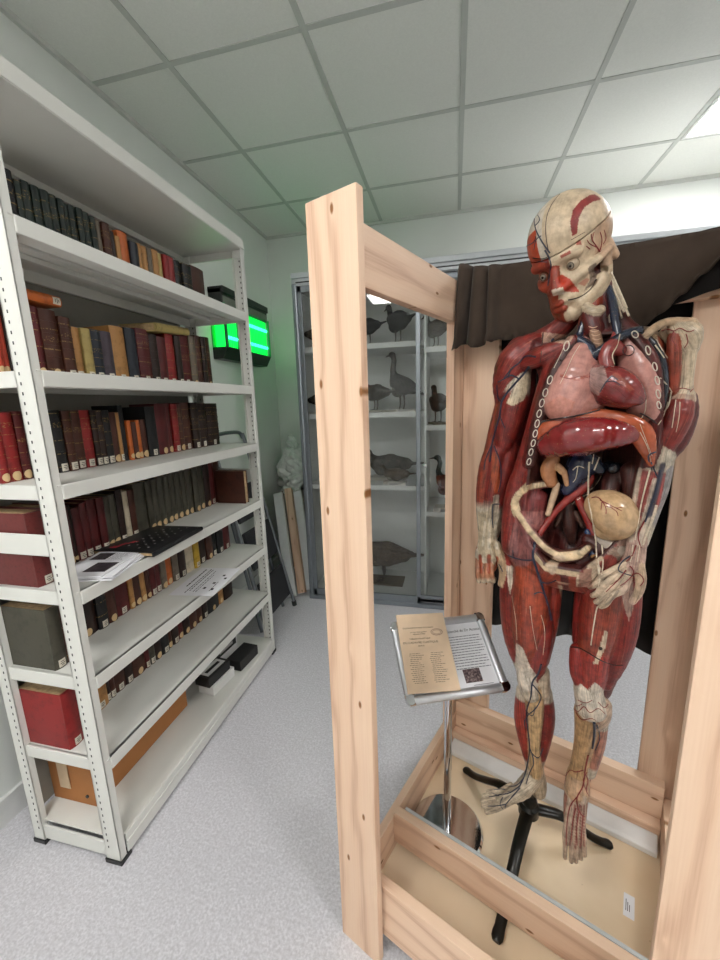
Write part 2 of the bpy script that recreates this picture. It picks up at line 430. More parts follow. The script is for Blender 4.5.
for z in SHELF_Z:
    bm = bmesh.new()
    box(bm, (SX0+.004, SY0+.012, z-.004), (SX1+.002, SY1-.012, z), .001)
    box(bm, (SX1-.012, SY0+.024, z-.042), (SX1+.003, SY1-.036, z), .003)         # front lip
    box(bm, (SX1-.05, SY0+.04, z-.042), (SX1-.01, SY1-.04, z-.038))
    box(bm, (SX0+.004, SY0+.012, z-.042), (SX0+.018, SY1-.012, z+.012), .002)   # rear lip
    for yy in (SY0+.006, SY1-.018): box(bm, (SX0+.02, yy, z-.042), (SX1-.02, yy+.012, z), .002)
    for xx in (SX0+.12, SX0+.21): box(bm, (xx, SY0+.02, z-.022), (xx+.03, SY1-.02, z-.004), .004)
    obj('shelf', bm, STEEL_W, shelf)
bm = bmesh.new(); box(bm, (SX0, SY0, 2.238), (SX1, SY1, 2.243)); box(bm, (SX1-.003, SY0, 2.24), (SX1+.003, SY1, 2.285), .002)
box(bm, (SX0, SY0, 2.215), (SX0+.02, SY1, 2.275)); box(bm, (SX0, SY1-.012, 2.205), (SX1-.005, SY1-.002, 2.245)); box(bm, (SX0, SY0+.002, 2.205), (SX1-.005, SY0+.012, 2.245))
obj('top_panel', bm, STEEL_W, shelf)
bm = bmesh.new(); box(bm, (SX0, SY0+.012, .086), (SX1-.004, SY1-.012, .09)); box(bm, (SX1-.006, SY0+.03, .012), (SX1+.001, SY1-.03, .088), .003)
box(bm, (SX1-.002, SY0+.03, .05), (SX1+.004, SY1-.03, .06), .002); box(bm, (SX0+.02, SY0+.004, .018), (SX1-.03, SY0+.012, .072), .002)
obj('base_plinth', bm, STEEL_W, shelf)
bm = bmesh.new(); box(bm, (SX0+.02, SY0+.006, 1.065), (SX1-.02, SY0+.012, 1.128), .002)
obj('side_brace', bm, STEEL_W, shelf)
obj('side_brace', bxm((SX0+.02, SY1-.012, 1.065), (SX1-.02, SY1-.006, 1.128), .002), STEEL_W, shelf)
bk = obj('back_panel', bxm((SX0-.004, SY0+.01, .1), (SX0-.001, SY1-.07, 2.24)), mat('grey_sheet_steel', '#8d8b84', .55, var=.03), shelf)
bk['label'] = 'grey sheet steel back'
# ---------------------------------------------------------------- books
BOOKC = dict(bk=('#1a1a1c', 'black'), dg=('#17241f', 'dark green'), rd=('#8c2222', 'red'), br=('#4a271c', 'brown'), tn=('#b5844f', 'tan'),
             og=('#c4652d', 'orange'), nv=('#262a33', 'slate blue'), oc=('#b39e62', 'olive tan'), mr=('#561a1b', 'maroon'), gy=('#716557', 'grey-brown'),
             dk=('#2a1813', 'dark brown'), gg=('#48453a', 'grey-green'), cr=('#cabda5', 'cream'), ye=('#c4a136', 'yellow'), pu=('#4b414a', 'purple-grey'),
             ro=('#c1452f', 'red-orange'), mm=('#6a2c2a', 'mottled maroon'))
_BM = {}
def book_mat(key, gilt):
    k = (key, gilt)
    if k in _BM: return _BM[k]
    t = NT('cover_'+key+('_gilt' if gilt else '')); tc = t.new('TexCoord'); c = hexc(BOOKC[key][0])
    n1 = t.noise(tc.outputs['Object'], 28 if key != 'mm' else 110, 5, .7); n2 = t.noise(tc.outputs['Object'], 160, 3)
    wear = tuple(min(1, x*1.9+.02) for x in c); dark = tuple(x*.6 for x in c)
    col = t.ramp(n1.outputs['Fac'], [(.3, dark), (.5, c), (.68, c), (.8, wear)])
    if gilt:
        sp = t.new('SeparateXYZ'); t.lk(tc.outputs['Generated'], sp.inputs[0])
        oi = t.new('ObjectInfo'); rn = oi.outputs['Random']
        fr = t.math('FRACT', t.math('ADD', t.math('MULTIPLY', sp.outputs[2], t.math('ADD', 3.4, t.math('MULTIPLY', rn, 3.2))), t.math('MULTIPLY', rn, 5.3)))
        ln = t.math('LESS_THAN', t.math('ABSOLUTE', t.math('SUBTRACT', fr, .5)), .03)
        # title marks in two bands
        bz = t.math('LESS_THAN', t.math('ABSOLUTE', t.math('SUBTRACT', sp.outputs[2], t.math('ADD', .55, t.math('MULTIPLY', t.math('FRACT', t.math('MULTIPLY', rn, 9.7)), .28)))), .035)
        ti = t.math('MULTIPLY', bz, t.math('GREATER_THAN', t.noise(t.mapping(tc.outputs['Object'], (1, 160, 260)), 1., 1).outputs['Fac'], .56))
        m = t.math('MULTIPLY', t.math('MAXIMUM', ln, ti), t.math('GREATER_THAN', n2.outputs['Fac'], .48))
        col = t.mix(t.math('MULTIPLY', m, .6), col, hexc('#a3854f'))
    t.set(Base_Color=col, Roughness=.45, Specular_IOR_Level=.4); t.bump(n2.outputs['Fac'], .1, .002)
    _BM[k] = t.m; return t.m
PAGES = mat('old_pages', '#b59a74', .85, var=.25, scale=90)
LABEL_R = mat('round_label', '#d6b98a', .7, var=.08); LABEL_W = mat('square_label', '#d9d2c2', .7, var=.05)
INK = mat('ink', '#26242a', .7, var=0)
def book(loc, th, h, dep, key, gilt=False, bands=False, lab=None, lean=0., label='', group=None, rot=None, lab_h=.016, fore=False):
    """upright book: spine towards +x at x=0, thickness along y, height along z"""
    bm = bmesh.new(); ct = min(.003, th*.16)
    n = 10; pr = []
    bulge = min(.006, th*.22)
    for i in range(n+1):
        a = -1+2*i/n; pr.append((-.004+bulge*(1-a*a)+.002, a*th/2))
    def prism(prof, z0, z1):
        lo = [bm.verts.new((x, y, z0)) for x, y in prof]; hi = [bm.verts.new((x, y, z1)) for x, y in prof]
        for i in range(len(prof)): j = (i+1) % len(prof); bm.faces.new((lo[i], lo[j], hi[j], hi[i]))
        bm.faces.new(lo[::-1]); bm.faces.new(hi)
    prism(pr+[(-.009, th/2), (-.009, -th/2)], 0, h)
    for s in (-1, 1): box(bm, (-dep, s*th/2, 0), (-.006, s*(th/2-ct), h), .0006)
    if bands:
        for zf in (.16, .33, .5, .67, .84): prism([(x+.0018, y*1.01) for x, y in pr]+[(-.006, th/2), (-.006, -th/2)], h*zf-.0025, h*zf+.0025)
    o = obj('book', bm, book_mat(key, gilt), None, True, .5)
    obj('pages', bxm((-dep+.004, -th/2+ct, .003), (-.008, th/2-ct, h-.003)), PAGES, o)
    if lab:
        bm = bmesh.new(); w = min(th*.42, .011)
        if lab == 'round':
            r = min(th*.46, .0125); cs = []
            for k in range(13):
                q = math.cos(PI*k/12); y = r*q; hz = r*1.15*math.sqrt(max(0, 1-q*q)); a = y/(th/2); xx = -.0011+bulge*(1-a*a)
                cs.append([bm.verts.new((xx, y, lab_h-hz)), bm.verts.new((xx, y, lab_h+hz))] if 0 < k < 12 else [bm.verts.new((xx, y, lab_h))])
            for A_, B_ in zip(cs[:-1], cs[1:]): bm.faces.new(A_+B_[::-1])
            l = obj('spine_label', bm, LABEL_R, o)
        else:
            lo = []; 
            for zz in (lab_h-.012, lab_h+.013):
                lo.append([bm.verts.new((-.0012+bulge*(1-(a*w/(th/2))**2), a*w, zz)) for a in (-1, -.5, 0, .5, 1)])
            for i in range(4): bm.faces.new((lo[0][i], lo[0][i+1], lo[1][i+1], lo[1][i]))
            l = obj('spine_label', bm, LABEL_W, o)
            bm = bmesh.new()
            for zz, ww in ((lab_h+.006, .5), (lab_h, .7), (lab_h-.005, .35)): box(bm, (-.0008+bulge, -w*ww, zz-.0009), (-.0004+bulge, w*ww, zz+.0009))
            obj('shelfmark', bm, INK, l)
        l['label'] = 'round cream shelf label' if lab == 'round' else 'white shelf label'
    o.location = loc; o.rotation_euler = rot or (lean, 0, 0)
    return tag(o, label, 'book', group)
ORD = ['first', 'second', 'third', 'fourth', 'fifth', 'sixth', 'seventh', 'eighth', 'ninth', 'tenth', 'eleventh', 'twelfth', 'thirteenth', 'fourteenth',
       'fifteenth', 'sixteenth', 'seventeenth', 'eighteenth', 'nineteenth', 'twentieth', 'twenty-first', 'twenty-second', 'twenty-third', 'twenty-fourth',
       'twenty-fifth', 'twenty-sixth', 'twenty-seventh', 'twenty-eighth', 'twenty-ninth', 'thirtieth', 'thirty-first', 'thirty-second', 'thirty-third', 'thirty-fourth']
SHNAME = ['top', 'second', 'third', 'fourth', 'fifth', 'sixth']
XS = -1.25
# per shelf: (pixel where the row starts, [(right edge pixel, colour, height, flags)])  flags: g gilt, b raised bands, r round label, w white label
ROWS = {
0: (9., [(13, 'rd', .20, ''), (23, 'bk', .215, 'gb'), (31.5, 'dg', .20, 'g'), (40.5, 'dg', .208, 'g'), (50, 'dg', .205, 'g'), (60, 'dg', .205, 'g'), (68, 'dg', .205, 'g'), (75, 'dg', .205, 'g'),
    (81, 'dg', .203, 'g'), (88, 'dg', .203, 'g'), (95, 'dg', .204, 'g'), (101.5, 'dg', .202, 'g'), (107.5, 'dg', .2, 'g'), (114, 'gy', .2, 'm'), (122, 'br', .2, 'gb'), (127, 'dk', .182, ''), (132, 'tn', .172, ''),
    (142.5, 'og', .202, ''), (151, 'nv', .182, ''), (156.5, 'tn', .19, 'b'), (161.5, 'tn', .188, 'b'), (166, 'gy', .188, ''), (172, 'tn', .192, 'b'), (176.5, 'oc', .19, ''), (182, 'rd', .196, ''),
    (189, 'rd', .2, ''), (196, 'bk', .2, 'g'), (205, 'bk', .198, 'g'), (218, 'br', .212, '')]),
1: (-2., [(6, 'ro', .235, 'r'), (14.5, 'ro', .235, 'r'), (30, 'dk', .22, ''), (44, 'nv', .212, 'r'), (55, 'mr', .21, 'gr'), (73, 'br', .212, 'gbr'), (85, 'br', .195, 'gbw'), (95, 'tn', .175, 'w'), (104.5, 'oc', .176, 'w'), (115.5, 'nv', .178, 'gw'), (126.7, 'pu', .176, 'w'),
    (141, 'tn', .206, 'w'), (151.7, 'nv', .208, 'w'), (164, 'mr', .214, 'gbw'), (172.5, 'dk', .205, 'bw'), (181.7, 'mr', .205, 'w'), (190, 'rd', .222, 'gw'), (195.8, 'dk', .218, 'w'), (205, 'mr', .24, 'gbw'), (211, 'gy', .235, 'gr'),
    (216, 'br', .245, 'gb'), (220.5, 'dk', .245, 'gb'), (226, 'br', .25, 'gr')]),
2: (-9., [(11, 'rd', .2, 'gbr'), (25, 'rd', .2, 'gbr'), (34.5, 'mr', .2, 'gbr'), (50, 'dk', .2, 'r'), (64, 'tn', .19, ''), (74, 'bk', .2, 'gbw'), (83, 'br', .2, 'gbw'), (93, 'br', .2, 'gbw'), (103, 'rd', .198, 'gw'), (109, 'dk', .198, 'gw'), (115, 'dk', .2, 'gw'),
    (122, 'bk', .2, 'gw'), (128.5, 'br', .19, 'r'), (132, 'tn', .188, 'w'), (137, 'bk', .215, ''), (141, 'og', .155, 'r'), (146, 'br', .15, 'r'), (150.5, 'og', .155, 'gr'), (156, 'br', .155, 'r'), (166, 'bk', .21, 'w'), (177, 'mr', .222, 'r'), (182, 'mr', .222, 'r'),
    (188, 'rd', .215, 'gw'), (192.6, 'br', .22, 'gr'), (201, 'br', .222, 'gw'), (208, 'dk', .222, 'gbw'), (216, 'dk', .222, 'gbw'), (227, 'dk', .222, 'gbw')]),
3: (20., [(43, 'mm', .225, 'w'), (56, 'mm', .225, 'w'), (69, 'mr', .2, 'r'), (76, 'mr', .2, 'r'), (80, 'dk', .2, 'r'), (88, 'mr', .19, 'w'), (95, 'mr', .195, 'w'), (103, 'mr', .2, 'w'), (110, 'mr', .2, 'w'), (116, 'gg', .2, 'r'), (122, 'gg', .2, 'r'), (128, 'dk', .21, 'w'),
    (133, 'cr', .2, ''), (139.6, 'br', .2, 'w'), (150, 'gg', .215, ''), (156, 'gg', .215, 'r'), (162, 'gg', .215, 'r'), (168, 'gg', .218, 'r'), (174, 'gg', .218, 'r'), (179, 'gg', .218, 'r'), (184.5, 'gg', .22, 'r'), (189.5, 'gg', .22, 'r'), (194.6, 'gg', .22, 'r'), (200, 'gg', .22, 'r'),
    (206, 'gg', .222, 'r'), (211.5, 'dk', .225, 'r'), (217, 'mr', .23, 'w'), (222.5, 'br', .235, 'r')]),
4: (36., [(54, 'gg', .2, 'w'), (64, 'br', .205, 'gbw'), (72, 'br', .2, 'w'), (82, 'dk', .19, ''), (103, 'dk', .19, 'r'), (113, 'bk', .19, 'gw'), (122, 'br', .185, 'r'), (135.6, 'mr', .19, 'w'), (140, 'tn', .18, 'r'), (147, 'br', .18, 'r'), (152, 'tn', .18, 'r'), (156, 'br', .17, 'r'),
    (162, 'mr', .18, 'w'), (167, 'mr', .178, 'w'), (172.5, 'gy', .175, 'r'), (179, 'og', .172, 'r'), (185, 'gy', .175, 'w'), (191.7, 'dk', .178, 'w'), (199.6, 'cr', .175, ''), (205, 'ye', .175, 'w'), (213, 'dk', .185, 'w'), (219, 'br', .175, 'r'), (223, 'bk', .18, 'w'), (229, 'bk', .185, 'w'), (235.5, 'mr', .19, 'w')]),
5: (52., [(72, 'rd', .2, 'w'), (84, 'dk', .195, 'r'), (95, 'br', .185, 'w'), (109, 'tn', .175, 'w'), (113, 'dk', .175, 'w'), (118, 'br', .17, 'w'), (128, 'br', .17, 'w'), (136, 'dk', .17, 'w'), (148, 'br', .175, 'r'), (152, 'mr', .17, 'w'), (157, 'gg', .175, 'w'), (163, 'dk', .175, 'r'), (170, 'bk', .175, 'w'),
    (174, 'br', .175, 'r'), (180, 'dk', .175, 'w'), (185, 'mr', .175, 'r'), (191, 'dk', .175, 'r'), (198, 'br', .175, 'r'), (203, 'br', .175, 'r'), (208, 'dk', .175, 'w'), (219, 'bk', .175, 'r'), (224.5, 'tn', .18, 'r'), (233, 'dk', .185, '')]),
}
BASE = {0: [(8, 216), (245, 312)], 1: [(-2, 374), (40, 376), (225, 386)], 2: [(-10, 488), (35, 480), (80, 469.5), (110, 463), (135, 459), (165, 453), (190, 447), (215, 442.5), (227, 440)],
        3: [(20, 590), (40, 582), (50, 575), (83, 555), (100, 549), (165, 520), (190, 510), (217, 499), (226, 497)], 4: [(36, 676), (65, 655), (88, 640), (103, 633), (117, 623), (130, 611), (165, 588), (210, 555), (236, 544)],
        5: [(50, 747), (72, 737), (104, 712), (128, 690), (146, 681), (164, 662), (187, 637), (200, 622), (216, 603), (233, 594)]}
def base_y(sh, px):
    B = BASE[sh]; xs = [b[0] for b in B]; ys = [b[1] for b in B]; py = float(np.interp(px, xs, ys))
    return onX(px, py, XS if sh < 2 else XS)[1]
n_books = 0
def book_rows():
    global n_books
    for sh, (p0, row) in ROWS.items():
        y0 = max(base_y(sh, p0), SY0+.02); i = 0
        edges = [y0]
        for e, *_ in row: edges.append(max(base_y(sh, e), edges[-1]+.009))
        # keep the row inside the shelf
        lim = SY1-.05
        if edges[-1] > lim: k = (lim-edges[0])/(edges[-1]-edges[0]); edges = [edges[0]+(v-edges[0])*k for v in edges]
        for (e, key, h, fl), a, b in zip(row, edges[:-1], edges[1:]):
            th = b-a-.0012; lean = random.uniform(-.012, .012)
            word = BOOKC[key][1]; fin = 'gilt-lined ' if 'g' in fl else ''; kind = ' leather book' if 'b' in fl else ' book'
            tail = {'r': ' with a round spine label', 'w': ' with a white spine label'}.get(fl[-1:] if fl[-1:] in 'rw' and fl else '', '')
            lab = fin+word+kind+tail.replace(' a ', ' ')+', '+ORD[i]+' from left on '+SHNAME[sh]+' shelf'
            dep = min(.148, .105+.25*h*.2+random.uniform(-.008, .012))
            xs = XS+random.uniform(-.004, .008)
            if sh in (3, 4, 5) and i < 2 and p0 < 60: xs = -1.19+random.uniform(0, .01); dep = .19
            book((xs, (a+b)/2, SHELF_Z[sh]+.0005+abs(lean)*th*.5), th, h*random.uniform(.985, 1.01), dep, key, 'g' in fl, 'b' in fl,
                 'round' if fl.endswith('r') else ('square' if fl.endswith('w') else None), lean, lab, 'books standing on the '+SHNAME[sh]+' shelf')
            i += 1; n_books += 1
book_rows()
# big book at the far end of the fourth shelf, fore-edge towards the room
o = book((-1.07, 1.862, SHELF_Z[3]+.0005), .034, .175, .17, 'br', label='large brown book turned fore-edge outward at the far end of the fourth shelf', rot=(0, 0, 0))
o.location = (-1.37, 1.862, SHELF_Z[3]+.0005); o.rotation_euler = (0, 0, PI); o.location = (-1.245, 1.862, SHELF_Z[3]+.0005)
# books lying on top of the second shelf's row
o = book((0, 0, 0), .03, .2, .13, 'og', label='orange book lying flat on top of the row on the second shelf', rot=(0, 0, 0), lab='square')
o.rotation_euler = (PI/2, 0, 0); o.location = (XS+.012, 1.10, 1.573+.2405)
o = book((0, 0, 0), .032, .27, .16, 'oc', label='thick olive tan book lying aslant across the top of the second shelf row', rot=(0, 0, 0))
o.rotation_euler = (PI/2+.09, 0, .14); o.location = (XS+.015, 1.74, 1.573+.252)
# ---------------------------------------------------------------- things lying on the shelves
def sheet_text(parent, x0, x1, y0, y1, n, ragged=.3, z=.0004, size=.0016):
    bm = bmesh.new()
    for i in range(n):
        y = y1-(y1-y0)*(i+.5)/n; x = x0; xe = x1-(x1-x0)*ragged*random.random()
        while x < xe:
            w = random.uniform(.004, .012); box(bm, (x, y-size/2, z), (min(x+w, xe), y+size/2, z+.0002)); x += w+.0022
    return obj('print', bm, INK, parent)
# stack of printed sheets
P = [onZ(px, py, SHELF_Z[3]+.02) for px, py in ((74, 569), (75, 552), (125, 540), (148, 552), (120, 572))]
def leaf(name, label, cx, cy, z, w, d, rot, m=PAPER, th=.0012, group=None):
    o = obj(name, bxm((-w/2, -d/2, 0), (w/2, d/2, th)), m); o.location = (cx, cy, z); o.rotation_euler = (0, 0, rot)
    return tag(o, label, 'paper', group)
z = SHELF_Z[3]+.0006
labs = ['bottom sheets of the loose white paper stack on the fourth shelf', 'white brochure second from the bottom of the fourth shelf paper stack',
        'white brochure just under the top one of the fourth shelf paper stack', 'printed white brochure with a dark picture, topmost on the fourth shelf paper stack']
for i, (cx, cy, r, th) in enumerate(((-1.103, .995, .25, .004), (-1.12, 1.0, .12, .003), (-1.108, .992, .32, .003), (-1.128, .99, .2, .003))):
    o = leaf('brochure', labs[i], cx, cy, z, .15, .21, r, PAPER, th, 'brochures stacked on the fourth shelf'); z += th+.0008
    if i == 3:
        pc = obj('picture', bxm((-.01, -.07, th), (.062, .005, th+.0003)), mat('dark_picture', '#3a3338', .6, var=.6, scale=60), o); pc['label'] = 'dark printed picture'
        pc = obj('picture', bxm((-.06, .03, th), (-.005, .09, th+.0003)), _M['dark_picture'], o); pc['label'] = 'dark printed picture'
        sheet_text(o, .0, .065, .02, .09, 6, z=th)
# black album
al = book((0, 0, 0), .016, .30, .25, 'bk', label='large flat black exhibition book with red lettering lying on the fourth shelf', rot=(0, 0, 0))
al.rotation_euler = (PI/2, 0, 0); al.rotation_euler = (PI/2, 0, .05); al.location = (-1.025, 1.395, SHELF_Z[3]+.0095)
RED_INK = mat('red_ink', '#b3333f', .6, var=0); GREY_INK = mat('pale_ink', '#a9a5a4', .6, var=0)
ROTT = lambda a: (PI/2, 0, a)
tl = obj('cover_print', bmesh.new(), RED_INK, al)
bm = bmesh.new(); random.seed(3)
for k in range(7): box(bm, (-.17-.006*k+.004*math.sin(k*2), .0082, .195+.011*k), (-.15-.006*k+.006*math.cos(k), .0086, .203+.011*k))
bm.to_mesh(tl.data); bm.free(); tl['label'] = 'red cover lettering'
bm = bmesh.new()
for k in range(26): xx = -.06-.03*(k % 4)-.006*random.random(); box(bm, (xx, .0082, .02+.0095*k), (xx+.003+.005*random.random(), .0086, .02+.0095*k+.006))
o = obj('cover_print', bm, GREY_INK, al); o['label'] = 'pale grey cover lettering'
# laminated notice
nt = leaf('notice', 'white printed notice sheet lying at the front of the fifth shelf', -1.10, 1.485, SHELF_Z[4]+.001, .2, .285, .12, PAPER, .001)
bm = bmesh.new(); rq = random.Random(8)
for xr, hh, ya, yb in ((-.065, .007, -.06, .12), (-.04, .0045, -.12, .11), (-.028, .0045, -.10, .12), (-.008, .003, -.11, .10), (.004, .003, -.11, .06), (.06, .003, -.1, -.02)):
    y_ = ya
    while y_ < yb: w_ = rq.uniform(.008, .02); box(bm, (xr-hh/2, y_, .001), (xr+hh/2, y_+w_, .0013)); y_ += w_+.005
obj('print', bm, INK, nt)
bm = bmesh.new()
for px_, py_ in ((.02, -.08), (.04, -.03), (.05, .05), (.07, .02), (.06, -.09)): box(bm, (px_, py_, .001), (px_+.012, py_+.016, .0013))
obj('print', bm, INK, nt)
o = text_mesh('INFO', .03, INK, nt, 'print', (.0, .0, .0012), (0, 0, PI/2)) if False else None
# cardboard box along the plinth
CARD = mat('cardboard', '#a9703f', .8, var=.07, scale=14)
cb = obj('cardboard_box', bxm((-.097, -.245, 0), (.097, .245, .19), .004), CARD); cb.location = (-1.302, 1.14, .0905)
tag(cb, 'long brown cardboard box taped at its end, on the bottom shelf', 'box')
lid = obj('lid', bxm((-.1, -.248, .155), (.1, .248, .196), .004), CARD, cb)
tp = obj('tape', bxm((-.05, -.2505, .06), (-.005, -.2485, .19)), mat('packing_tape', '#cdb596', .3, var=.1), cb); tp['label'] = 'pale strip of packing tape'
bm = bmesh.new(); lathe([(0, .004), (.006, .004), (.006, 0), (0, 0)], 12, bm); bmesh.ops.rotate(bm, verts=bm.verts, cent=(0, 0, 0), matrix=Matrix.Rotation(PI/2, 3, 'X'))
o = obj('punch_hole', bm, DARKHOLE, cb); o.location = (.06, -.2455, .04)
bm = bmesh.new(); lathe([(0, .004), (.009, .004), (.009, 0), (0, 0)], 12, bm); bmesh.ops.rotate(bm, verts=bm.verts, cent=(0, 0, 0), matrix=Matrix.Rotation(PI/2, 3, 'Y'))
o = obj('punch_hole', bm, DARKHOLE, cb); o.location = (.0975, .17, .13)
# small boxes at the far end of the plinth
BLACKB = mat('black_card', '#171616', .55, var=.15)
def sbox(label, cx, cy, z, w, d, h, rot, m, lid_m=None, win=None):
    o = obj('small_box', bxm((-w/2, -d/2, 0), (w/2, d/2, h), .002), m); o.location = (cx, cy, z); o.rotation_euler = (0, 0, rot)
    tag(o, label, 'box')
    if win:
        f = obj('lid_panel', bxm((-w*.33, -d*.4, h), (w*.33, d*.4, h+.0012)), WHITEP, o); f['label'] = 'white lid panel'
        g = obj('lid_slot', bxm((-w*.1, -d*.3, h+.0012), (w*.1, d*.3, h+.002)), BLACKB, o); g['label'] = 'black slot in the lid panel'
    return o
sbox('white cardboard box under a black box at the far end of the bottom shelf', -1.150, 1.545, .0905, .09, .16, .05, -.12, WHITEP)
sbox('black box with a white lid panel stacked on the white box', -1.158, 1.53, .142, .085, .155, .05, -.12, BLACKB, win=True)
sbox('plain black box beside the stacked boxes on the bottom shelf', -1.115, 1.735, .0905, .09, .16, .055, -.1, BLACKB)
o = sbox('tall white box with a black lettered front behind the black boxes', -1.215, 1.70, .0905, .05, .2, .125, -.1, WHITEP)
f = obj('front_panel', bxm((.025, -.09, .07), (.0262, .09, .12)), BLACKB, o); f['label'] = 'black printed front'
bm = bmesh.new(); box(bm, (.0262, -.05, .085), (.0268, .06, .1)); obj('print', bm, GREY_INK, f)
# ---------------------------------------------------------------- insect lamp on the left wall
kl = thing('insect_killer_lamp', 'wall-mounted insect killer glowing green beside the bookshelf', 'insect killer', (XL, 0, 0))
D = .10; y0, y1 = 2.46, 3.11
bm = bmesh.new(); box(bm, (.0, y0, 2.13), (D, y1, 2.235), .006); box(bm, (0, y0, 2.2), (D+.012, y1, 2.245), .005)
obj('top_housing', bm, BLACKP, kl)
obj('grey_band', bxm((D-.004, y0+.01, 2.135), (D+.003, y1-.01, 2.185)), mat('grey_plastic', '#77756f', .5), kl)
bm = bmesh.new()
for a, b, zz in ((0, D+.01, 1.865),):
    v = [bm.verts.new(p) for p in ((0, y0, 1.79), (D-.03, y0, 1.79), (D+.012, y0, 1.865), (0, y0, 1.865), (0, y1, 1.79), (D-.03, y1, 1.79), (D+.012, y1, 1.865), (0, y1, 1.865))]
    for q in ((0, 1, 2, 3), (4, 5, 6, 7), (0, 1, 5, 4), (1, 2, 6, 5), (2, 3, 7, 6), (3, 0, 4, 7)): bm.faces.new([v[i] for i in q])
obj('catch_tray', bm, BLACKP, kl)
obj('back_board', bxm((0, y0, 1.86), (.008, y1, 2.14)), mat('lamp_back', '#3fbf6a', .5), kl)
bm = bmesh.new(); box(bm, (.02, y0+.012, 1.868), (D-.012, y1-.012, 2.128), .004)
g = obj('lit_screen', bm, emit('green_glow', '#08f04a', 1.1), kl); g['label'] = 'bright green lit screen'
for zz in (1.93, 2.06):
    bm = bmesh.new(); tube(bm, [(D-.004, y0+.03, zz), (D-.004, y1-.03, zz)], .011, 12)
    o = obj('lamp_tube', bm, emit('tube_glow', '#3cf7c0', 2.6), kl); o['label'] = 'green-blue glowing tube'
bm = bmesh.new()
for i in range(26):
    yy = y0+.02+i*(y1-y0-.04)/25; box(bm, (D+.008, yy-.0012, 1.865), (D+.0105, yy+.0012, 2.13))
for yy in (y0+.006, y1-.006, 2.62): box(bm, (D-.002, yy-.006, 1.86), (D+.012, yy+.006, 2.14))
obj('guard', bm, mat('green_guard', '#2f8f5a', .4), kl)
# ---------------------------------------------------------------- folding step stool behind the shelf
st = thing('step_stool', 'folded grey tubular step stool with black treads leaning behind the bookshelf', 'step stool', (-1.14, 2.3, 0))
TUBE = mat('grey_tube', '#7f8388', .35, .8, var=.05)
base, topp = Vector((0, 0, .012)), Vector((-.29, 0, 1.30))
def lp(s, y, off=0): p = base.lerp(topp, s); return (p.x+off, y, p.z)
pts = [lp(0, -.21), lp(.9, -.19), lp(.97, -.17), lp(1., -.12), lp(1., .12), lp(.97, .17), lp(.9, .19), lp(0, .22)]
o = obj('front_frame', tubem(spline(pts, 5), .0125, 10), TUBE, st, True)
pts = [lp(0, -.17, -.07), lp(.62, -.16, -.05), lp(.62, .16, -.05), lp(0, .17, -.07)]
obj('rear_frame', tubem(pts, .011, 10), TUBE, st, True)
for s0, s1 in ((.08, .26), (.33, .52), (.57, .74)):
    bm = bmesh.new()
    v = []
    for s, x in ((s0, .018), (s1, .018)):
        for y in (-.175, .175): v.append(Vector(lp(s, y, x)))
    q = [v[0], v[1], v[3], v[2]]; a = [bm.verts.new(p) for p in q]; b = [bm.verts.new(p-Vector((.02, 0, .003))) for p in q]
    bm.faces.new(a); bm.faces.new(b[::-1])
    for i in range(4): bm.faces.new((a[i], b[i], b[(i+1) % 4], a[(i+1) % 4]))
    bmesh.ops.bevel(bm, geom=list(bm.edges), offset=.005, segments=2, affect='EDGES')
    tr = obj('tread', bm, mat('black_tread', '#26272a', .6, var=.15, scale=80), st, True)
for y in (-.21, .22): obj('rubber_foot', tubem([(0, y, 0), (-.006, y, .035)], .017, 10), BLACKP, st)
# ---------------------------------------------------------------- things stored in the corner
def plank(name, label, foot, top, w, th, m, group=None, cat='plank'):
    """board from a foot point to a top point, face towards the room"""
    a, b = Vector(foot), Vector(top); L = (b-a).length; X = (b-a).normalized(); Y = Vector((1, 0, 0)); Y = (Y-X*Y.dot(X)).normalized(); Zv = X.cross(Y)
    bm = bxm((0, -w/2, -th/2), (L, w/2, th/2), .002)
    o = obj(name, bm, m); o.matrix_world = Matrix(((X.x, Y.x, Zv.x, a.x), (X.y, Y.y, Zv.y, a.y), (X.z, Y.z, Zv.z, a.z), (0, 0, 0, 1)))
    return tag(o, label, cat, group)
WBOARD = mat('white_melamine', '#e8eaec', .45, var=.03)
plank('white_board', 'white board leaning in the corner, left of the two white boards', (-1.205, 2.62, .012), (-1.44, 3.0, .74), .075, .03, WBOARD, None, 'board')
plank('wooden_plank', 'knotty pine plank leaning between the two white boards in the corner', (-1.15, 2.70, .008), (-1.37, 3.06, .77), .062, .04, WOOD)
plank('white_board', 'white board leaning in the corner right beside the cabinet', (-1.105, 2.76, .012), (-1.305, 3.1, .74), .07, .025, WBOARD, None, 'board')
plank('wooden_plank', 'dark pine plank standing deepest in the corner against the cabinet side', (-1.10, 2.98, .008), (-1.22, 3.2, .83), .06, .04, WOOD)
GBOX = mat('grey_carton', '#9a958c', .8, var=.08)
for i, (x, wd, hh, lab) in enumerate(((-1.475, .1, .70, 'grey carton standing at the left of the corner stack under the plastic sheet'),
                                      (-1.365, .1, .72, 'grey carton in the middle of the corner stack under the plastic sheet'), (-1.255, .1, .66, 'grey carton at the right of the corner stack under the plastic sheet'))):
    o = obj('carton', bxm((-wd/2, -.1, 0), (wd/2, .1, hh), .004), GBOX); o.location = (x, 3.28, 0); tag(o, lab, 'carton', 'grey cartons in the corner')
    obj('fold_strip', bxm((-wd*.3, -.1015, hh*.1), (-wd*.1, -.0995, hh*.95)), mat('carton_edge', '#7d786f', .8), o)
roll = obj('paper_roll', tubem([(-1.56, 3.3, .78), (-1.24, 3.3, .765)], .045, 20), mat('grey_paper', '#b3b2ac', .7)); tag(roll, 'grey paper roll lying on the corner cartons under the plastic', 'roll')
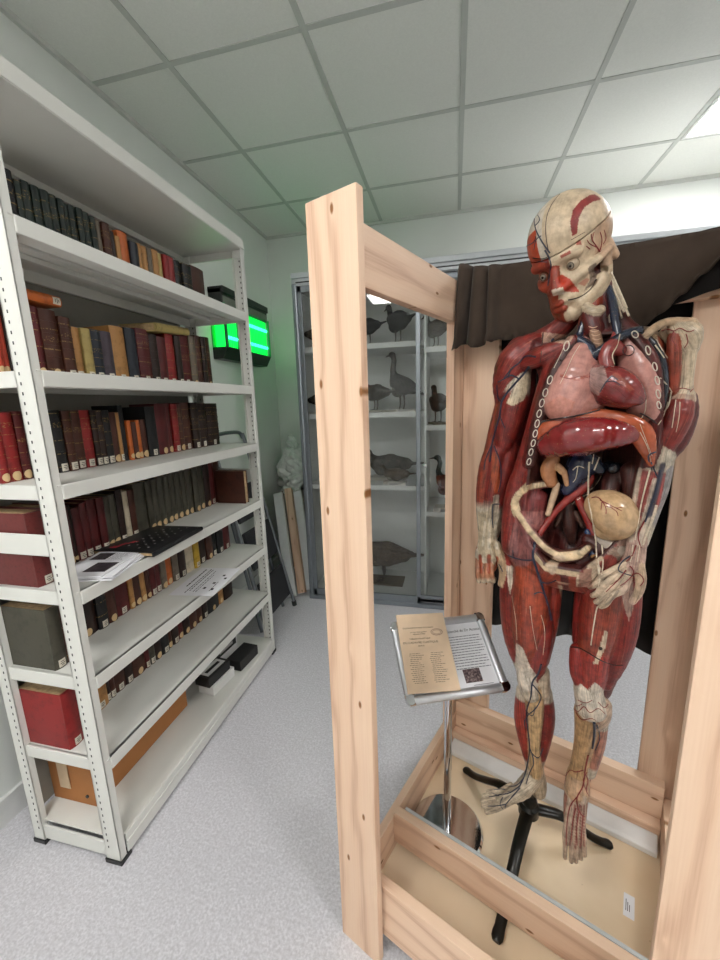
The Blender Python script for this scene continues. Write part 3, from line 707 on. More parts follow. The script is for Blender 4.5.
# crumpled plastic sheet
f = Field((-1.6, 2.9, .6), (-1.12, 3.42, 1.3), .007)
rs = np.random.RandomState(4)
for c, r in (((-1.38, 3.22, .98), (.105, .07, .10)), ((-1.44, 3.24, .9), (.1, .07, .085)), ((-1.33, 3.2, 1.02), (.09, .06, .09)), ((-1.40, 3.27, 1.12), (.045, .045, .08)), ((-1.30, 3.18, .88), (.07, .06, .1)), ((-1.34, 3.12, .78), (.05, .04, .085)), ((-1.40, 3.12, .74), (.06, .03, .03)), ((-1.36, 3.24, .86), (.12, .07, .06))): f.ball(c, r, .06)
me = f.mesh('plastic_sheet'); V = verts_of(me); Nn = normals_of(me)
d = np.zeros(len(V))
for k in range(7):
    a = rs.normal(size=3); a /= np.linalg.norm(a); b_ = rs.normal(size=3); b_ /= np.linalg.norm(b_); d += np.abs(np.sin(V@a*rs.uniform(18, 60)+1.7*np.sin(V@b_*rs.uniform(15, 35))+rs.uniform(0, 6)))**.6*.9
V = V+Nn*((d-d.mean())*.017)[:, None]; me.vertices.foreach_set('co', V.astype(np.float32).ravel())
t = NT('milky_plastic'); t.set(Base_Color=hexc('#eceeea'), Roughness=.25, Transmission_Weight=.1, Alpha=.97)
me.update(); ps = obj('plastic_sheet', me, t.m); tag(ps, 'crumpled milky plastic sheet heaped on the cartons in the corner', 'plastic sheet')
# ---------------------------------------------------------------- glass-fronted cabinet
CX0, CX1, CY, CD, CT = -1.065, 1.70, 2.66, .50, 2.30
cab = thing('display_cabinet', 'tall aluminium display cabinet with glass sliding doors full of stuffed birds', 'cabinet', (0, CY, 0))
CABW = mat('cabinet_white', '#e0e2e0', .5, var=.02); CABG = mat('cabinet_grey', '#8f959b', .35, .7, var=.04)
bm = bmesh.new(); box(bm, (CX0, .012, 0), (CX0+.016, CD, 2.25)); box(bm, (CX1-.016, .012, 0), (CX1, CD, 2.25)); box(bm, (CX0, CD-.012, 0), (CX1, CD, 2.25))
box(bm, (CX0, .012, 0), (CX1, CD, .055)); box(bm, (CX0, .012, 2.235), (CX1, CD, 2.25)); box(bm, (-.195, .05, .05), (-.18, CD, 2.24)); box(bm, (.64, .05, .05), (.655, CD, 2.24))
obj('carcass', bm, CABW, cab)
bm = bmesh.new(); box(bm, (CX0, -.012, 2.245), (CX1, .05, 2.285), .003); box(bm, (CX0, -.004, 2.285), (CX1, .06, 2.292)); box(bm, (CX0, -.02, 2.292), (CX1, .1, 2.325), .004)
obj('top_rail', bm, mat('rail_grey', '#c2c6ca', .4, .3, var=.03), cab)
obj('track_gap', bxm((CX0+.03, -.0135, 2.262), (CX1, -.0115, 2.27)), DARKHOLE, cab)
bm = bmesh.new(); box(bm, (CX0, -.022, 0), (CX1, .04, .03), .003); obj('bottom_track', bm, CABG, cab)
bm = bmesh.new(); box(bm, (CX0, -.02, 0), (CX0+.035, .03, 2.26), .010); obj('side_jamb', bm, CABG, cab)
t = NT('cabinet_glass'); n = t.n; tr = t.new('BsdfTransparent'); gl = t.new('BsdfGlossy'); gl.inputs['Roughness'].default_value = .01; tr.inputs[0].default_value = (.95, .96, .955, 1)
fr = t.new('Fresnel'); fr.inputs['IOR'].default_value = 1.5; mx = t.new('MixShader'); out = n['Material Output']
t.lk(t.math('MULTIPLY', fr.outputs[0], .8), mx.inputs[0]); t.lk(tr.outputs[0], mx.inputs[1]); t.lk(gl.outputs[0], mx.inputs[2]); t.lk(mx.outputs[0], out.inputs['Surface']); GLASS = t.m
for x0, x1, yy in ((CX0+.035, -.215, -.008), (-.245, .66, .012), (.63, CX1, -.008)):
    d = obj('sliding_door', bmesh.new(), CABG, cab); bm = bmesh.new()
    for lo, hi in (((x0, 0, .03), (x0+.028, .016, 2.245)), ((x1-.028, 0, .03), (x1, .016, 2.245)), ((x0, 0, .03), (x1, .016, .08)), ((x0, 0, 2.205), (x1, .016, 2.245))):
        box(bm, (lo[0], lo[1]+yy, lo[2]), (hi[0], hi[1]+yy, hi[2]), .002)
    bm.to_mesh(d.data); bm.free()
    p = obj('glass_pane', bxm((x0+.028, yy+.006, .08), (x1-.028, yy+.010, 2.205)), GLASS, d)
lk = thing('cabinet_lock', '', '') if False else None
bm = bmesh.new(); lathe([(0, 0), (.011, 0), (.011, .022), (.007, .026), (0, .026)], 16, bm); bmesh.ops.rotate(bm, verts=bm.verts, cent=(0, 0, 0), matrix=Matrix.Rotation(PI/2, 3, 'X'))
o = obj('lock', bm, CHROME, cab, True); o.location = (-.185, .012, 1.04); o['label'] = 'small chrome push lock'
CSH = {'L': (CX0+.016, -.195, [1.86, 1.40, .885]), 'R': (-.18, .64, [1.815, 1.305, .70]), 'F': (.655, CX1-.016, [1.86, 1.40, .885])}
for k, (x0, x1, zs) in CSH.items():
    for z in zs: obj('shelf', bxm((x0+.001, .055, z-.035), (x1-.001, CD-.013, z), .002), CABW, cab)
# ---------------------------------------------------------------- stuffed birds
FEATH = organic_mat('feathers', .75, .35, .45, 160., .5, .2)
BEAK = mat('bird_beak', '#4a4038', .5); STANDW = mat('bird_base_white', '#c8c3b6', .6, var=.05); STANDB = mat('bird_base_brown', '#6f6250', .6)
EYE = mat('glass_eye', '#0c0a08', .1)
def bird(label, pos, size, yaw, cols, posture='stand', base='white', group='stuffed birds in the cabinet', cat='stuffed bird'):
    """size = body length; cols = back, belly, head; posture stand / swim / tall"""
    L = size; t = thing('stuffed_bird', label, cat, pos, yaw, group); back, belly, head = cols
    bh = .012; leg = {'stand': .20, 'tall': .24, 'swim': .0, 'lie': .02}[posture]*L; zc = bh+leg+.2*L
    if posture == 'tall': body = [(-.30*L, 0, zc-.06*L), (-.08*L, 0, zc+.02*L), (.14*L, 0, zc+.13*L), (.2*L, 0, zc+.2*L)]; neck = [(.17*L, 0, zc+.17*L), (.24*L, 0, zc+.33*L), (.2*L, 0, zc+.52*L), (.23*L, 0, zc+.62*L)]
    elif posture == 'stand': body = [(-.3*L, 0, zc), (-.05*L, 0, zc+.01*L), (.18*L, 0, zc+.06*L)]; neck = [(.18*L, 0, zc+.07*L), (.29*L, 0, zc+.2*L), (.31*L, 0, zc+.3*L)]
    else: body = [(-.32*L, 0, zc+.03*L), (-.05*L, 0, zc), (.2*L, 0, zc+.02*L)]; neck = [(.2*L, 0, zc+.05*L), (.3*L, 0, zc+.13*L), (.34*L, 0, zc+.19*L)]
    f = Field((-.75*L, -.3*L, 0), (.6*L, .3*L, zc+.85*L), max(.004, L*.016))
    f.limb(body, [.10*L, .185*L, .12*L][:len(body)] if len(body) == 3 else [.09*L, .17*L, .14*L, .09*L], .03*L, col=back, m=.05)
    f.limb([(body[0][0]+.12*L, 0, zc-.05*L), (.12*L, 0, zc-.07*L)], [.08*L, .12*L], .03*L, col=belly, m=.05)
    f.limb([body[0], (body[0][0]-.3*L, 0, body[0][2]-(.12*L if posture == 'tall' else -.02*L))], [.085*L, .035*L], .03*L, flat=.4, flat_dir=(0, 0, 1), col=back, m=.05)
    for s in (-1, 1): f.limb([(.13*L, s*.13*L, zc+.06*L), (-.1*L, s*.155*L, zc+.05*L), (-.42*L, s*.06*L, zc+.02*L-(.06*L if posture == 'tall' else 0))], [.07*L, .085*L, .025*L], .008*L, flat=.35, flat_dir=(0, 1, 0), col=back, m=.04)
    f.limb(neck, [.085*L, .055*L, .05*L, .05*L][:len(neck)], .025*L, col=head, m=.05)
    hx, hy, hz = neck[-1]; f.ball((hx+.03*L, 0, hz+.02*L), (.075*L, .055*L, .058*L), .02*L, col=head)
    me = f.mesh('body'); V = verts_of(me); C, Fb = limb_colours(f, V); Nn = normals_of(me)
    set_attr(me, 'Col', C); set_attr(me, 'Fib', Fb); o = obj('body', me, FEATH, t)
    bm = bmesh.new(); tube(bm, [(hx+.085*L, 0, hz+.015*L), (hx+.15*L, 0, hz+.005*L), (hx+.21*L, 0, hz-.012*L)], [.024*L, .016*L, .004*L], 8); obj('beak', bm, BEAK, t, True)
    for s in (-1, 1):
        bm = bmesh.new(); bmesh.ops.create_icosphere(bm, subdivisions=1, radius=.011*L); e = obj('eye', bm, EYE, t, True); e.location = (hx+.055*L, s*.048*L, hz+.035*L)
        if leg > .05*L:
            bm = bmesh.new(); tube(bm, [(.0, s*.06*L, zc-.12*L), (-.015*L, s*.06*L, bh+leg*.5), (.01*L, s*.06*L, bh+.006)], [.02*L, .012*L, .012*L], 7)
            for a in (-.5, 0, .5): tube(bm, [(.01*L, s*.06*L, bh+.006), (.01*L+.09*L*math.cos(a), s*.06*L+.09*L*math.sin(a), bh+.004)], [.01*L, .005*L], 6)
            obj('leg', bm, BEAK, t)
    obj('base', bxm((-.3*L, -.16*L, 0), (.3*L, .16*L, bh+(.0 if leg > .05*L else .01)), .002), STANDW if base == 'white' else STANDB, t)
    return t
def cabp(px, py, y): p = onY(px, py, y); return p[0]
Zt, Z2, Z3, Z4 = 1.86, 1.40, .885, .055
bird('dark crow-like stuffed bird on the top cabinet shelf, left section', (cabp(398, 338, 2.88), 2.88, Zt+.0005), .36, PI*.72, ('#2c2d31', '#35363a', '#26272a'))
bird('dark stuffed bird with a pale wing bar at the left of the top cabinet shelf', (cabp(368, 338, 2.86), 2.86, Zt+.0005), .30, PI*.8, ('#34353a', '#8b8a86', '#2c2d30'))
bird('long-necked grey stuffed waterbird on the second cabinet shelf', (cabp(402, 408, 2.86), 2.86, Z2+.0005), .36, PI*.8, ('#4a4845', '#6b6862', '#55524d'), 'tall')
bird('brown stuffed bird behind the crate post on the second cabinet shelf', (cabp(376, 408, 2.93), 2.93, Z2+.0005), .32, PI*.85, ('#453f39', '#5d564d', '#4d4842'), 'stand')
bird('large barred grey stuffed bird lying on the third cabinet shelf', (cabp(388, 478, 2.95), 2.95, Z3+.0005), .46, PI*.93, ('#4c463f', '#6b6358', '#463f38'), 'lie')
bird('small pale-flanked stuffed duck in front of the large bird on the third shelf', (cabp(395, 482, 2.78), 2.78, Z3+.0005), .26, PI*.95, ('#655646', '#a59d8e', '#4a3b2c'), 'lie')
bird('large brown stuffed bird at the bottom of the left cabinet section', (cabp(384, 588, 2.92), 2.92, Z4+.0005), .54, PI*1.0, ('#66594c', '#857767', '#5c4f43'), 'stand', 'brown')
bird('brown stuffed bird on the top shelf of the middle cabinet section', (cabp(436, 344, 2.86), 2.86, 1.8155), .30, PI*.75, ('#5e554d', '#7a7068', '#564e48'), 'stand')
bird('dark stuffed bird with white-edged breast on the second shelf of the middle section', (cabp(438, 428, 2.86), 2.86, 1.3055), .34, PI*.6, ('#2e2724', '#5d5348', '#2a2422'), 'stand', 'brown')
bird('red-brown stuffed pheasant on the third shelf of the middle cabinet section', (cabp(449, 512, 2.84), 2.84, .7005), .33, PI*1.0, ('#6a3320', '#5a2a1c', '#1f2c2a'), 'tall')
bird('small dark stuffed bird left of the crate post on the second cabinet shelf', (-.985, 2.84, Z2+.0005), .22, PI*.3, ('#3a3530', '#59524a', '#37322d'), 'stand')
bird('small brown stuffed bird left of the crate post on the top cabinet shelf', (-.985, 2.84, Zt+.0005), .22, PI*.3, ('#5c5348', '#7a7064', '#544c43'), 'stand')
CARDW = mat('card_white', '#d5d3cd', .7, var=.02)
def card(label, x, y, z, w=.09, d=.03, h=.018):
    o = obj('name_card', bxm((-w/2, -d/2, 0), (w/2, d/2, h)), CARDW); o.location = (x, y, z); tag(o, label, 'card', 'name cards in the cabinet')
    bm = bmesh.new()
    for k in range(3): box(bm, (-w*.4, -d/2-.0004, h*(.25+.25*k)), (w*(.1+.1*k), -d/2, h*(.33+.25*k)))
    obj('print', bm, INK, o)
card('long white name card in front of the long-necked bird', cabp(406, 409, 2.735), 2.735, Z2+.0005, .13)
card('white name card under the small duck on the third cabinet shelf', cabp(397, 486, 2.735), 2.735, Z3+.0005, .13)
card('small white card on the third shelf of the middle section by the pheasant', cabp(437, 513, 2.73), 2.73, .7005, .05, .03, .03)
# ---------------------------------------------------------------- pine crate
TH = math.radians(-22.); CU_ = np.array([math.cos(TH), math.sin(TH), 0]); CV_ = np.array([-math.sin(TH), math.cos(TH), 0]); CA = np.array([-.272, .799, 0])
def cf(p): d = p-CA; return np.array([d@CU_, d@CV_, p[2]])
def at(px, py, v):
    """point of the photograph at depth v inside the crate, in crate coordinates"""
    d = ray(px, py); t = (v-(CAM-CA)@CV_)/(d@CV_); return cf(CAM+d*t)
def cw(u, v, z): return CA+CU_*u+CV_*v+np.array([0, 0, z])
def to_px(P):
    """crate coordinates (n,3) -> pixels (n,2) and depth"""
    W = CA+P[:, :1]*CU_+P[:, 1:2]*CV_+P[:, 2:3]*np.array([0, 0, 1.])-CAM; z = W@FW
    return np.stack([360+F*(W@RT)/z, 480-F*(W@UP)/z], 1), z
CW_, CD_, CHT = .752, .765, 1.845
crate = thing('display_crate', 'open pine crate of rough boards holding the anatomical model', 'crate', tuple(CA), TH)
def board(name, lo, hi, parent=crate, m=WOOD, bev=.002):
    """board with its long side along local X so the grain runs lengthwise"""
    lo, hi = np.array(lo, float), np.array(hi, float); s = hi-lo; c = (lo+hi)/2; ax = np.argsort(-s)
    R = np.zeros((3, 3)); R[ax[0], 0] = 1; R[ax[1], 1] = 1; R[:, 2] = np.cross(R[:, 0], R[:, 1])
    L, W, T = s[ax[0]]/2, s[ax[1]]/2, s[ax[2]]/2
    o = obj(name, bxm((-L, -W, -T), (L, W, T), bev), m, parent)
    M = Matrix([[*R[i], c[i]] for i in range(3)]+[[0, 0, 0, 1]]); o.matrix_local = M; return o
T_ = .03
board('post_board', (-.015, 0, 0), (.107, .022, CHT))                             # near left corner
board('post_board', (-.02, .023, 0), (.010, .115, CHT-.005))
board('post_board', (.638, 0, 0), (.760, .028, CHT))                              # near right corner
board('post_board', (.736, .029, 0), (.764, .12, CHT))
board('post_board', (.030, .735, 0), (.150, .765, CHT-.01)); board('post_board', (0, .655, 0), (.028, .765, CHT-.012))
board('post_board', (.638, .735, 0), (.757, .765, CHT-.01)); board('post_board', (.730, .64, 0), (.758, .734, CHT-.01))
board('top_beam', (.011, .029, 1.71), (.036, .735, 1.838)); board('top_beam', (.708, .029, 1.71), (.735, .735, 1.838))
board('top_beam', (.037, .706, 1.69), (.707, .734, 1.838))
board('low_rail', (.037, .029, .065), (.707, .055, .228))                         # front
board('low_rail', (.011, .121, .07), (.034, .73, .215)); board('low_rail', (.708, .121, .07), (.735, .73, .215))
board('low_rail', (.035, .70, .115), (.707, .733, .272))                          # back
board('low_rail', (.036, .666, .101), (.706, .699, .158))
board('middle_rail', (.035, .204, .128), (.707, .230, .236))
ch = obj('plastic_channel', bxm((.06, .2305, .218), (.706, .2395, .2375), .001), mat('clear_grey_plastic', '#b9bcbd', .25, var=.05), crate); ch['label'] = 'grey plastic channel along the rail'
PLY = NT('painted_board'); tc = PLY.new('TexCoord'); n1 = PLY.noise(tc.outputs['Object'], 4, 3); n2 = PLY.noise(tc.outputs['Object'], 70, 2)
c1 = PLY.ramp(n1.outputs['Fac'], [(.3, hexc('#dcc3a0')), (.7, hexc('#ead7bb'))]); c1 = PLY.mix(PLY.ramp(n2.outputs['Fac'], [(.74, (0, 0, 0)), (.77, (1, 1, 1))]), c1, hexc('#8c744e'))
PLY.set(Base_Color=c1, Roughness=.5)
fb_ = obj('base_board', bxm((.035, .056, .06), (.707, .70, .10)), PLY.m, crate); fb_['label'] = 'cream painted base board'
sk = obj('sticker', bxm((.623, .405, .1), (.648, .465, .1006)), PAPER, fb_); sk['label'] = 'small white paper sticker'
bm = bmesh.new()
for k in range(3): box(bm, (.628+.004*k, .42, .1006), (.6295+.004*k, .45-.006*k, .1009))
obj('print', bm, INK, sk)
# white strip along the back of the floor
bm = bmesh.new(); pr = [(-.022, 0), (-.022, .018), (-.014, .024), (.02, .034), (.03, .034), (.03, 0)]
a = [bm.verts.new((.045, y, z)) for y, z in pr]; b = [bm.verts.new((.700, y, z)) for y, z in pr]
for i in range(6): j = (i+1) % 6; bm.faces.new((a[i], a[j], b[j], b[i]))
bm.faces.new(a); bm.faces.new(b[::-1]); bmesh.ops.bevel(bm, geom=list(bm.edges), offset=.002, segments=1, affect='EDGES')
ws = obj('white_strip', bm, mat('white_moulding', '#dddcda', .45, var=.03)); p = cw(0, .634, .1005); ws.location = p; ws.rotation_euler = (0, 0, TH)
tag(ws, 'white moulding strip lying along the back of the crate floor', 'strip')
# ---------------------------------------------------------------- cloths over the back beam
def fabric(name, hexcol, rough=.9, sc=900):
    t = NT(name); tc = t.new('TexCoord'); c = hexc(hexcol); n1 = t.noise(tc.outputs['Object'], 9, 4); n2 = t.noise(t.mapping(tc.outputs['Object'], (1, 1, .25)), sc*.3, 2)
    col = t.ramp(n1.outputs['Fac'], [(.3, tuple(x*.75 for x in c)), (.7, tuple(x*1.2 for x in c))])
    t.set(Base_Color=col, Roughness=rough, Specular_IOR_Level=.15, Sheen_Weight=.1); t.bump(n2.outputs['Fac'], .25, .001); return t.m
BROWN = fabric('brown_canvas', '#42372f'); BLACKC = fabric('black_cloth', '#1b1918')
def drape(name, label, u0, u1, m, zfront, zback, off, folds, nu=110, parent=None, top=1.842):
    """cloth hung over the back beam; zfront/zback give the hem height along u"""
    bm = bmesh.new(); rows = []
    vf, vb = .704-off, .768+off
    NF, NTp, NB = 14, 5, 14
    for i in range(nu+1):
        u = u0+(u1-u0)*i/nu; col = []; zt = top(u) if callable(top) else top
        zf, zb = zfront(u), zback(u)
        for k in range(NF+1):
            s = 1-k/NF; z = zt-(zt-zf)*s; d = folds(u, s, 0); col.append((u+d[0], vf-abs(d[1])*1., z+d[2]))
        for k in range(1, NTp): a = k/NTp; col.append((u, vf+(vb-vf)*a, zt+.006*math.sin(PI*a)+.004*math.sin(u*60)*math.sin(PI*a)))
        for k in range(NB+1):
            s = k/NB; z = zt-(zt-zb)*s; d = folds(u, s, 1); col.append((u+d[0], vb+abs(d[1]), z))
        rows.append([bm.verts.new(p) for p in col])
    for a, b in zip(rows[:-1], rows[1:]):
        for k in range(len(a)-1): bm.faces.new((a[k], a[k+1], b[k+1], b[k]))
    o = obj(name, bm, m, None, True, 1.5); o.location = tuple(CA); o.rotation_euler = (0, 0, TH)
    md = o.modifiers.new('thickness', 'SOLIDIFY'); md.thickness = .003; md.offset = 1
    return tag(o, label, 'cloth')
def interp(pts): xs = [p[0] for p in pts]; ys = [p[1] for p in pts]; return lambda u: float(np.interp(u, xs, ys))
def f_black(u, s, side):
    a = .010*math.sin(u*34+.6)+.006*math.sin(u*71+s*2)
    if side: a = (.012+.03*s)*(.5+.5*math.sin(u*30+s*1.6))+.01*s*math.sin(u*67)
    else: a = .004+.004*math.sin(u*40)
    return (0., a, 0.)
drape('black_cloth', 'black cloth hanging down behind the model at the back of the crate', .135, .79, BLACKC, interp([(.135, 1.66), (.5, 1.66), (.62, 1.69), (.655, 1.70), (.70, 1.71), (.79, 1.735)]),
      interp([(.135, .60), (.25, .615), (.4, .625), (.5, .64), (.58, .655), (.66, .64), (.79, .62)]), .004, f_black, 120)
def f_brown(u, s, side):
    if side: return (0, .014+.006*math.sin(u*22), 0)
    a = .003+.003*math.sin(u*30)**2
    if u < .16: # the gathered corner with its deep folds
        w = min(1, max(0, (.17-u)/.04)); a += w*(.45+.55*s**.7)*((.062+.03*max(0, (.08-u)/.04))*abs(math.sin(PI*(u-.031+.004*s)/.047))**.65)
    hem = max(0, (s-.86)/.14); a += hem*.008*(1+math.sin(u*210))
    return (.008*s*math.sin(u*60) if u < .16 else 0, a, .004*hem*math.sin(u*160))
br_ = drape('brown_cloth', 'brown canvas cloth draped over the back top beam of the crate', .039, .79, BROWN,
      interp([(-.022, 1.63), (.03, 1.617), (.055, 1.62), (.07, 1.645), (.1, 1.625), (.14, 1.64), (.19, 1.645), (.3, 1.615), (.45, 1.60), (.535, 1.632), (.59, 1.68), (.64, 1.735), (.69, 1.785), (.73, 1.815), (.79, 1.83)]),
      interp([(-.022, 1.76), (.79, 1.76)]), .011, f_brown, 160, top=interp([(.039, 1.885), (.06, 1.88), (.1, 1.868), (.25, 1.858), (.5, 1.846), (.79, 1.833)]))
# ---------------------------------------------------------------- notice stand
sp0 = cw(.150, .344, .10)
stand = thing('notice_stand', 'chrome floor stand with a tilted silver snap frame inside the crate', 'notice stand', tuple(sp0), 0)
bm = lathe([(0, 0), (.107, 0), (.112, .004), (.112, .010), (.106, .016), (.03, .019), (0, .019)], 48); o = obj('base_disc', bm, CHROME, stand, True, .5)
bm = lathe([(.0115, .018), (.0115, .515), (0, .515)], 20); obj('pole', bm, CHROME, stand, True, .6)
ANG = math.radians(22); e1 = np.array([math.cos(ANG), math.sin(ANG), 0]); nf = np.array([e1[1], -e1[0], 0])
tl_ = math.radians(34.5)          # slope of the frame above the horizontal
e2 = np.array([*(-nf*math.cos(tl_))[:2], math.sin(tl_)]); e3 = np.cross(e1, e2)
FWD, FHT = .320, .246
ctr = sp0+np.array([0, 0, .505])+nf*.03 + e2*FHT/2 + e1*.022
if True:
    bl_ = onY(0, 0, 1)
fr_ = bpy.data.objects.new('frame', None); COL.objects.link(fr_)
# the frame is one mesh with its own local axes (x across, y up the slope, z towards the reader)
bm = bmesh.new(); pw, pt = .026, .012
def prof(a0, a1, along, sgn):
    n = 7
    for i in range(n): pass
for (x0, y0, x1, y1) in ((-FWD/2+.014, -FHT/2, FWD/2-.014, -FHT/2+pw), (-FWD/2+.014, FHT/2-pw, FWD/2-.014, FHT/2)):
    nseg = 8; ring0 = []; ring1 = []
    for k in range(nseg+1):
        a = PI*k/nseg; yy = (y0+y1)/2-(pw/2)*math.cos(a); zz = pt*math.sin(a)**.7
        ring0.append(bm.verts.new((x0, yy, zz))); ring1.append(bm.verts.new((x1, yy, zz)))
    for k in range(nseg): bm.faces.new((ring0[k], ring0[k+1], ring1[k+1], ring1[k]))
    bm.faces.new(ring0); bm.faces.new(ring1[::-1]); bm.faces.new((ring0[0], ring1[0], ring1[-1], ring0[-1]))
for (x0, x1) in ((-FWD/2, -FWD/2+pw), (FWD/2-pw, FWD/2)):
    nseg = 8; ring0 = []; ring1 = []
    for k in range(nseg+1):
        a = PI*k/nseg; xx = (x0+x1)/2-(pw/2)*math.cos(a); zz = pt*math.sin(a)**.7
        ring0.append(bm.verts.new((xx, -FHT/2+.014, zz))); ring1.append(bm.verts.new((xx, FHT/2-.014, zz)))
    for k in range(nseg): bm.faces.new((ring0[k], ring0[k+1], ring1[k+1], ring1[k]))
    bm.faces.new(ring0); bm.faces.new(ring1[::-1]); bm.faces.new((ring0[0], ring1[0], ring1[-1], ring0[-1]))
bpy.data.objects.remove(fr_)
frame = obj('frame', bm, ALU, stand, True, .9)
cl = ctr-sp0
frame.matrix_local = Matrix(((e1[0], e2[0], e3[0], cl[0]), (e1[1], e2[1], e3[1], cl[1]), (e1[2], e2[2], e3[2], cl[2]), (0, 0, 0, 1)))
for sx in (-1, 1):
    for sy in (-1, 1):
        bm = bmesh.new(); cx, cy = sx*(FWD/2-.0155), sy*(FHT/2-.0155)
        n = 10; lo = []; hi = []
        prf = [(cx-sx*.012, cy-sy*.012)]+[(cx+sx*.0165*math.cos(a*PI/2/n), cy+sy*.0165*math.sin(a*PI/2/n)) for a in range(n+1)]
        prf = [(cx-sx*.012, cy-sy*.012), (cx+sx*.0165, cy-sy*.012)]+prf[1:]+[(cx-sx*.012, cy+sy*.0165)]
        for x, y in prf: lo.append(bm.verts.new((x, y, -.001))); hi.append(bm.verts.new((x*1., y, .0125)))
        bm.faces.new(lo); bm.faces.new(hi)
        for i in range(len(prf)): j = (i+1) % len(prf); bm.faces.new((lo[i], lo[j], hi[j], hi[i]))
        bmesh.ops.bevel(bm, geom=[e for e in bm.edges if all(v.co.z > .01 for v in e.verts)], offset=.003, segments=2, affect='EDGES')
        obj('corner_cap', bm, CHROME, frame, True, .6)
bs = obj('backing', bxm((-FWD/2+.01, -FHT/2+.01, -.005), (FWD/2-.01, FHT/2-.01, 0)), ALU, frame)
po = obj('poster', bxm((-.145, -.105, .0002), (.145, .105, .001)), PAPER, frame); po['label'] = 'white printed information sheet'
# right half of the sheet carries the text
text_mesh('Écorché du Dr Auzoux', .0125, INK, po, 'heading', (.020, .070, .0012))
bm = bmesh.new(); rs = random.Random(5)
for i in range(13):
    y = .055-.0082*i; x = .018; xe = .130-.02*rs.random()*(1 if i % 4 == 3 else .3)
    while x < xe: w_ = rs.uniform(.004, .013); box(bm, (x, y-.0011, .001), (min(x+w_, xe), y+.0011, .0013)); x += w_+.002
obj('print', bm, mat('grey_ink', '#6f6f78', .7, var=0), po)
pcm = NT('dark_engraving'); tc = pcm.new('TexCoord'); nz = pcm.noise(tc.outputs['Object'], 160, 4, .7); pcm.set(Base_Color=pcm.ramp(nz.outputs['Fac'], [(.35, hexc('#2c2126')), (.5, hexc('#5b484b')), (.65, hexc('#a08f8a'))]), Roughness=.6)
pc = obj('picture', bxm((.034, -.085, .001), (.088, -.046, .0014)), pcm.m, po); pc['label'] = 'small dark printed picture'
bm = bmesh.new()
for i in range(2): box(bm, (.055+.01*i, -.094-.006*i, .001), (.118, -.0925-.006*i, .0013))
obj('print', bm, _M['grey_ink'], po)
# old booklet lying on the frame
OLDP = mat('old_booklet_paper', '#e2c8aa', .75, var=.06, scale=25)
bkw, bkh = .135, .222
bm = bmesh.new(); N_ = 10; a_ = []; b_ = []
for i in range(N_+1):
    t_ = i/N_; cv = .0035*math.sin(PI*t_)**2+.006*t_**3
    a_.append((bm.verts.new((-bkw/2, -bkh/2+bkh*t_, cv)), bm.verts.new((bkw/2, -bkh/2+bkh*t_, cv))))
for p, q in zip(a_[:-1], a_[1:]): bm.faces.new((p[0], p[1], q[1], q[0]))
r = bmesh.ops.extrude_face_region(bm, geom=list(bm.faces)); bmesh.ops.translate(bm, verts=[v for v in r['geom'] if isinstance(v, bmesh.types.BMVert)], vec=(0, 0, .0035))
bo = obj('booklet', bm, OLDP, None, True, .5); tag(bo, 'old yellowed printed booklet laid over the left half of the tilted frame', 'booklet')
bcl = ctr+e1*(-.066)+e2*.018+e3*.0135
ra = math.radians(-3.5); f1 = e1*math.cos(ra)+e2*math.sin(ra); f2 = -e1*math.sin(ra)+e2*math.cos(ra)
bo.matrix_world = Matrix(((f1[0], f2[0], e3[0], bcl[0]), (f1[1], f2[1], e3[1], bcl[1]), (f1[2], f2[2], e3[2], bcl[2]), (0, 0, 0, 1))) @ Matrix.Diagonal((1.17, 1.07, 1, 1))
BINK = mat('brown_ink', '#5d4538', .8, var=0)
def zc(y): t_ = (y+bkh/2)/bkh; return .0035*math.sin(PI*t_)**2+.006*t_**3+.0037
for s, sz, y in (('LEÇONS ÉLÉMENTAIRES DE SCIENCE', .0052, .066), ('DU DOCTEUR AUZOUX', .0042, .053), ('MÉDECIN À PARIS', .0042, .047), ('TABLEAU SYNOPTIQUE', .0055, .033), ('DU CADAVRE CLASTIQUE', .0082, .021), ('COMPLET', .0042, .012)):
    text_mesh(s, sz, BINK, bo, 'title', (-.012, y, zc(y)+.0002), (0, 0, 0), 'CENTER')
bm = bmesh.new()
for i in range(16):
    y = -.008-.0052*i
    for x0 in (-.052, .004):
        x = x0+rs.uniform(0, .006); xe = x0+rs.uniform(.026, .046)
        while x < xe: w_ = rs.uniform(.003, .009); box(bm, (x, y-.0007, zc(y)), (min(x+w_, xe), y+.0007, zc(y)+.0003)); x += w_+.0015
obj('print', bm, mat('faded_ink', '#8d7462', .8, var=0), bo)
bm = bmesh.new(); ring = [(.038+.016*math.cos(a)*1.0, .052+.0095*math.sin(a), zc(.052)+.0006) for a in np.linspace(0, 2*PI, 28)]; tube(bm, ring, .0006, 4); tube(bm, [(.038+.012*math.cos(a), .052+.006*math.sin(a), zc(.052)+.0006) for a in np.linspace(0, 2*PI, 24)], .0004, 4)
o = obj('ink_stamp', bm, mat('stamp_ink', '#8f5f5a', .8, var=0), bo); o['label'] = 'oval red-brown library stamp'
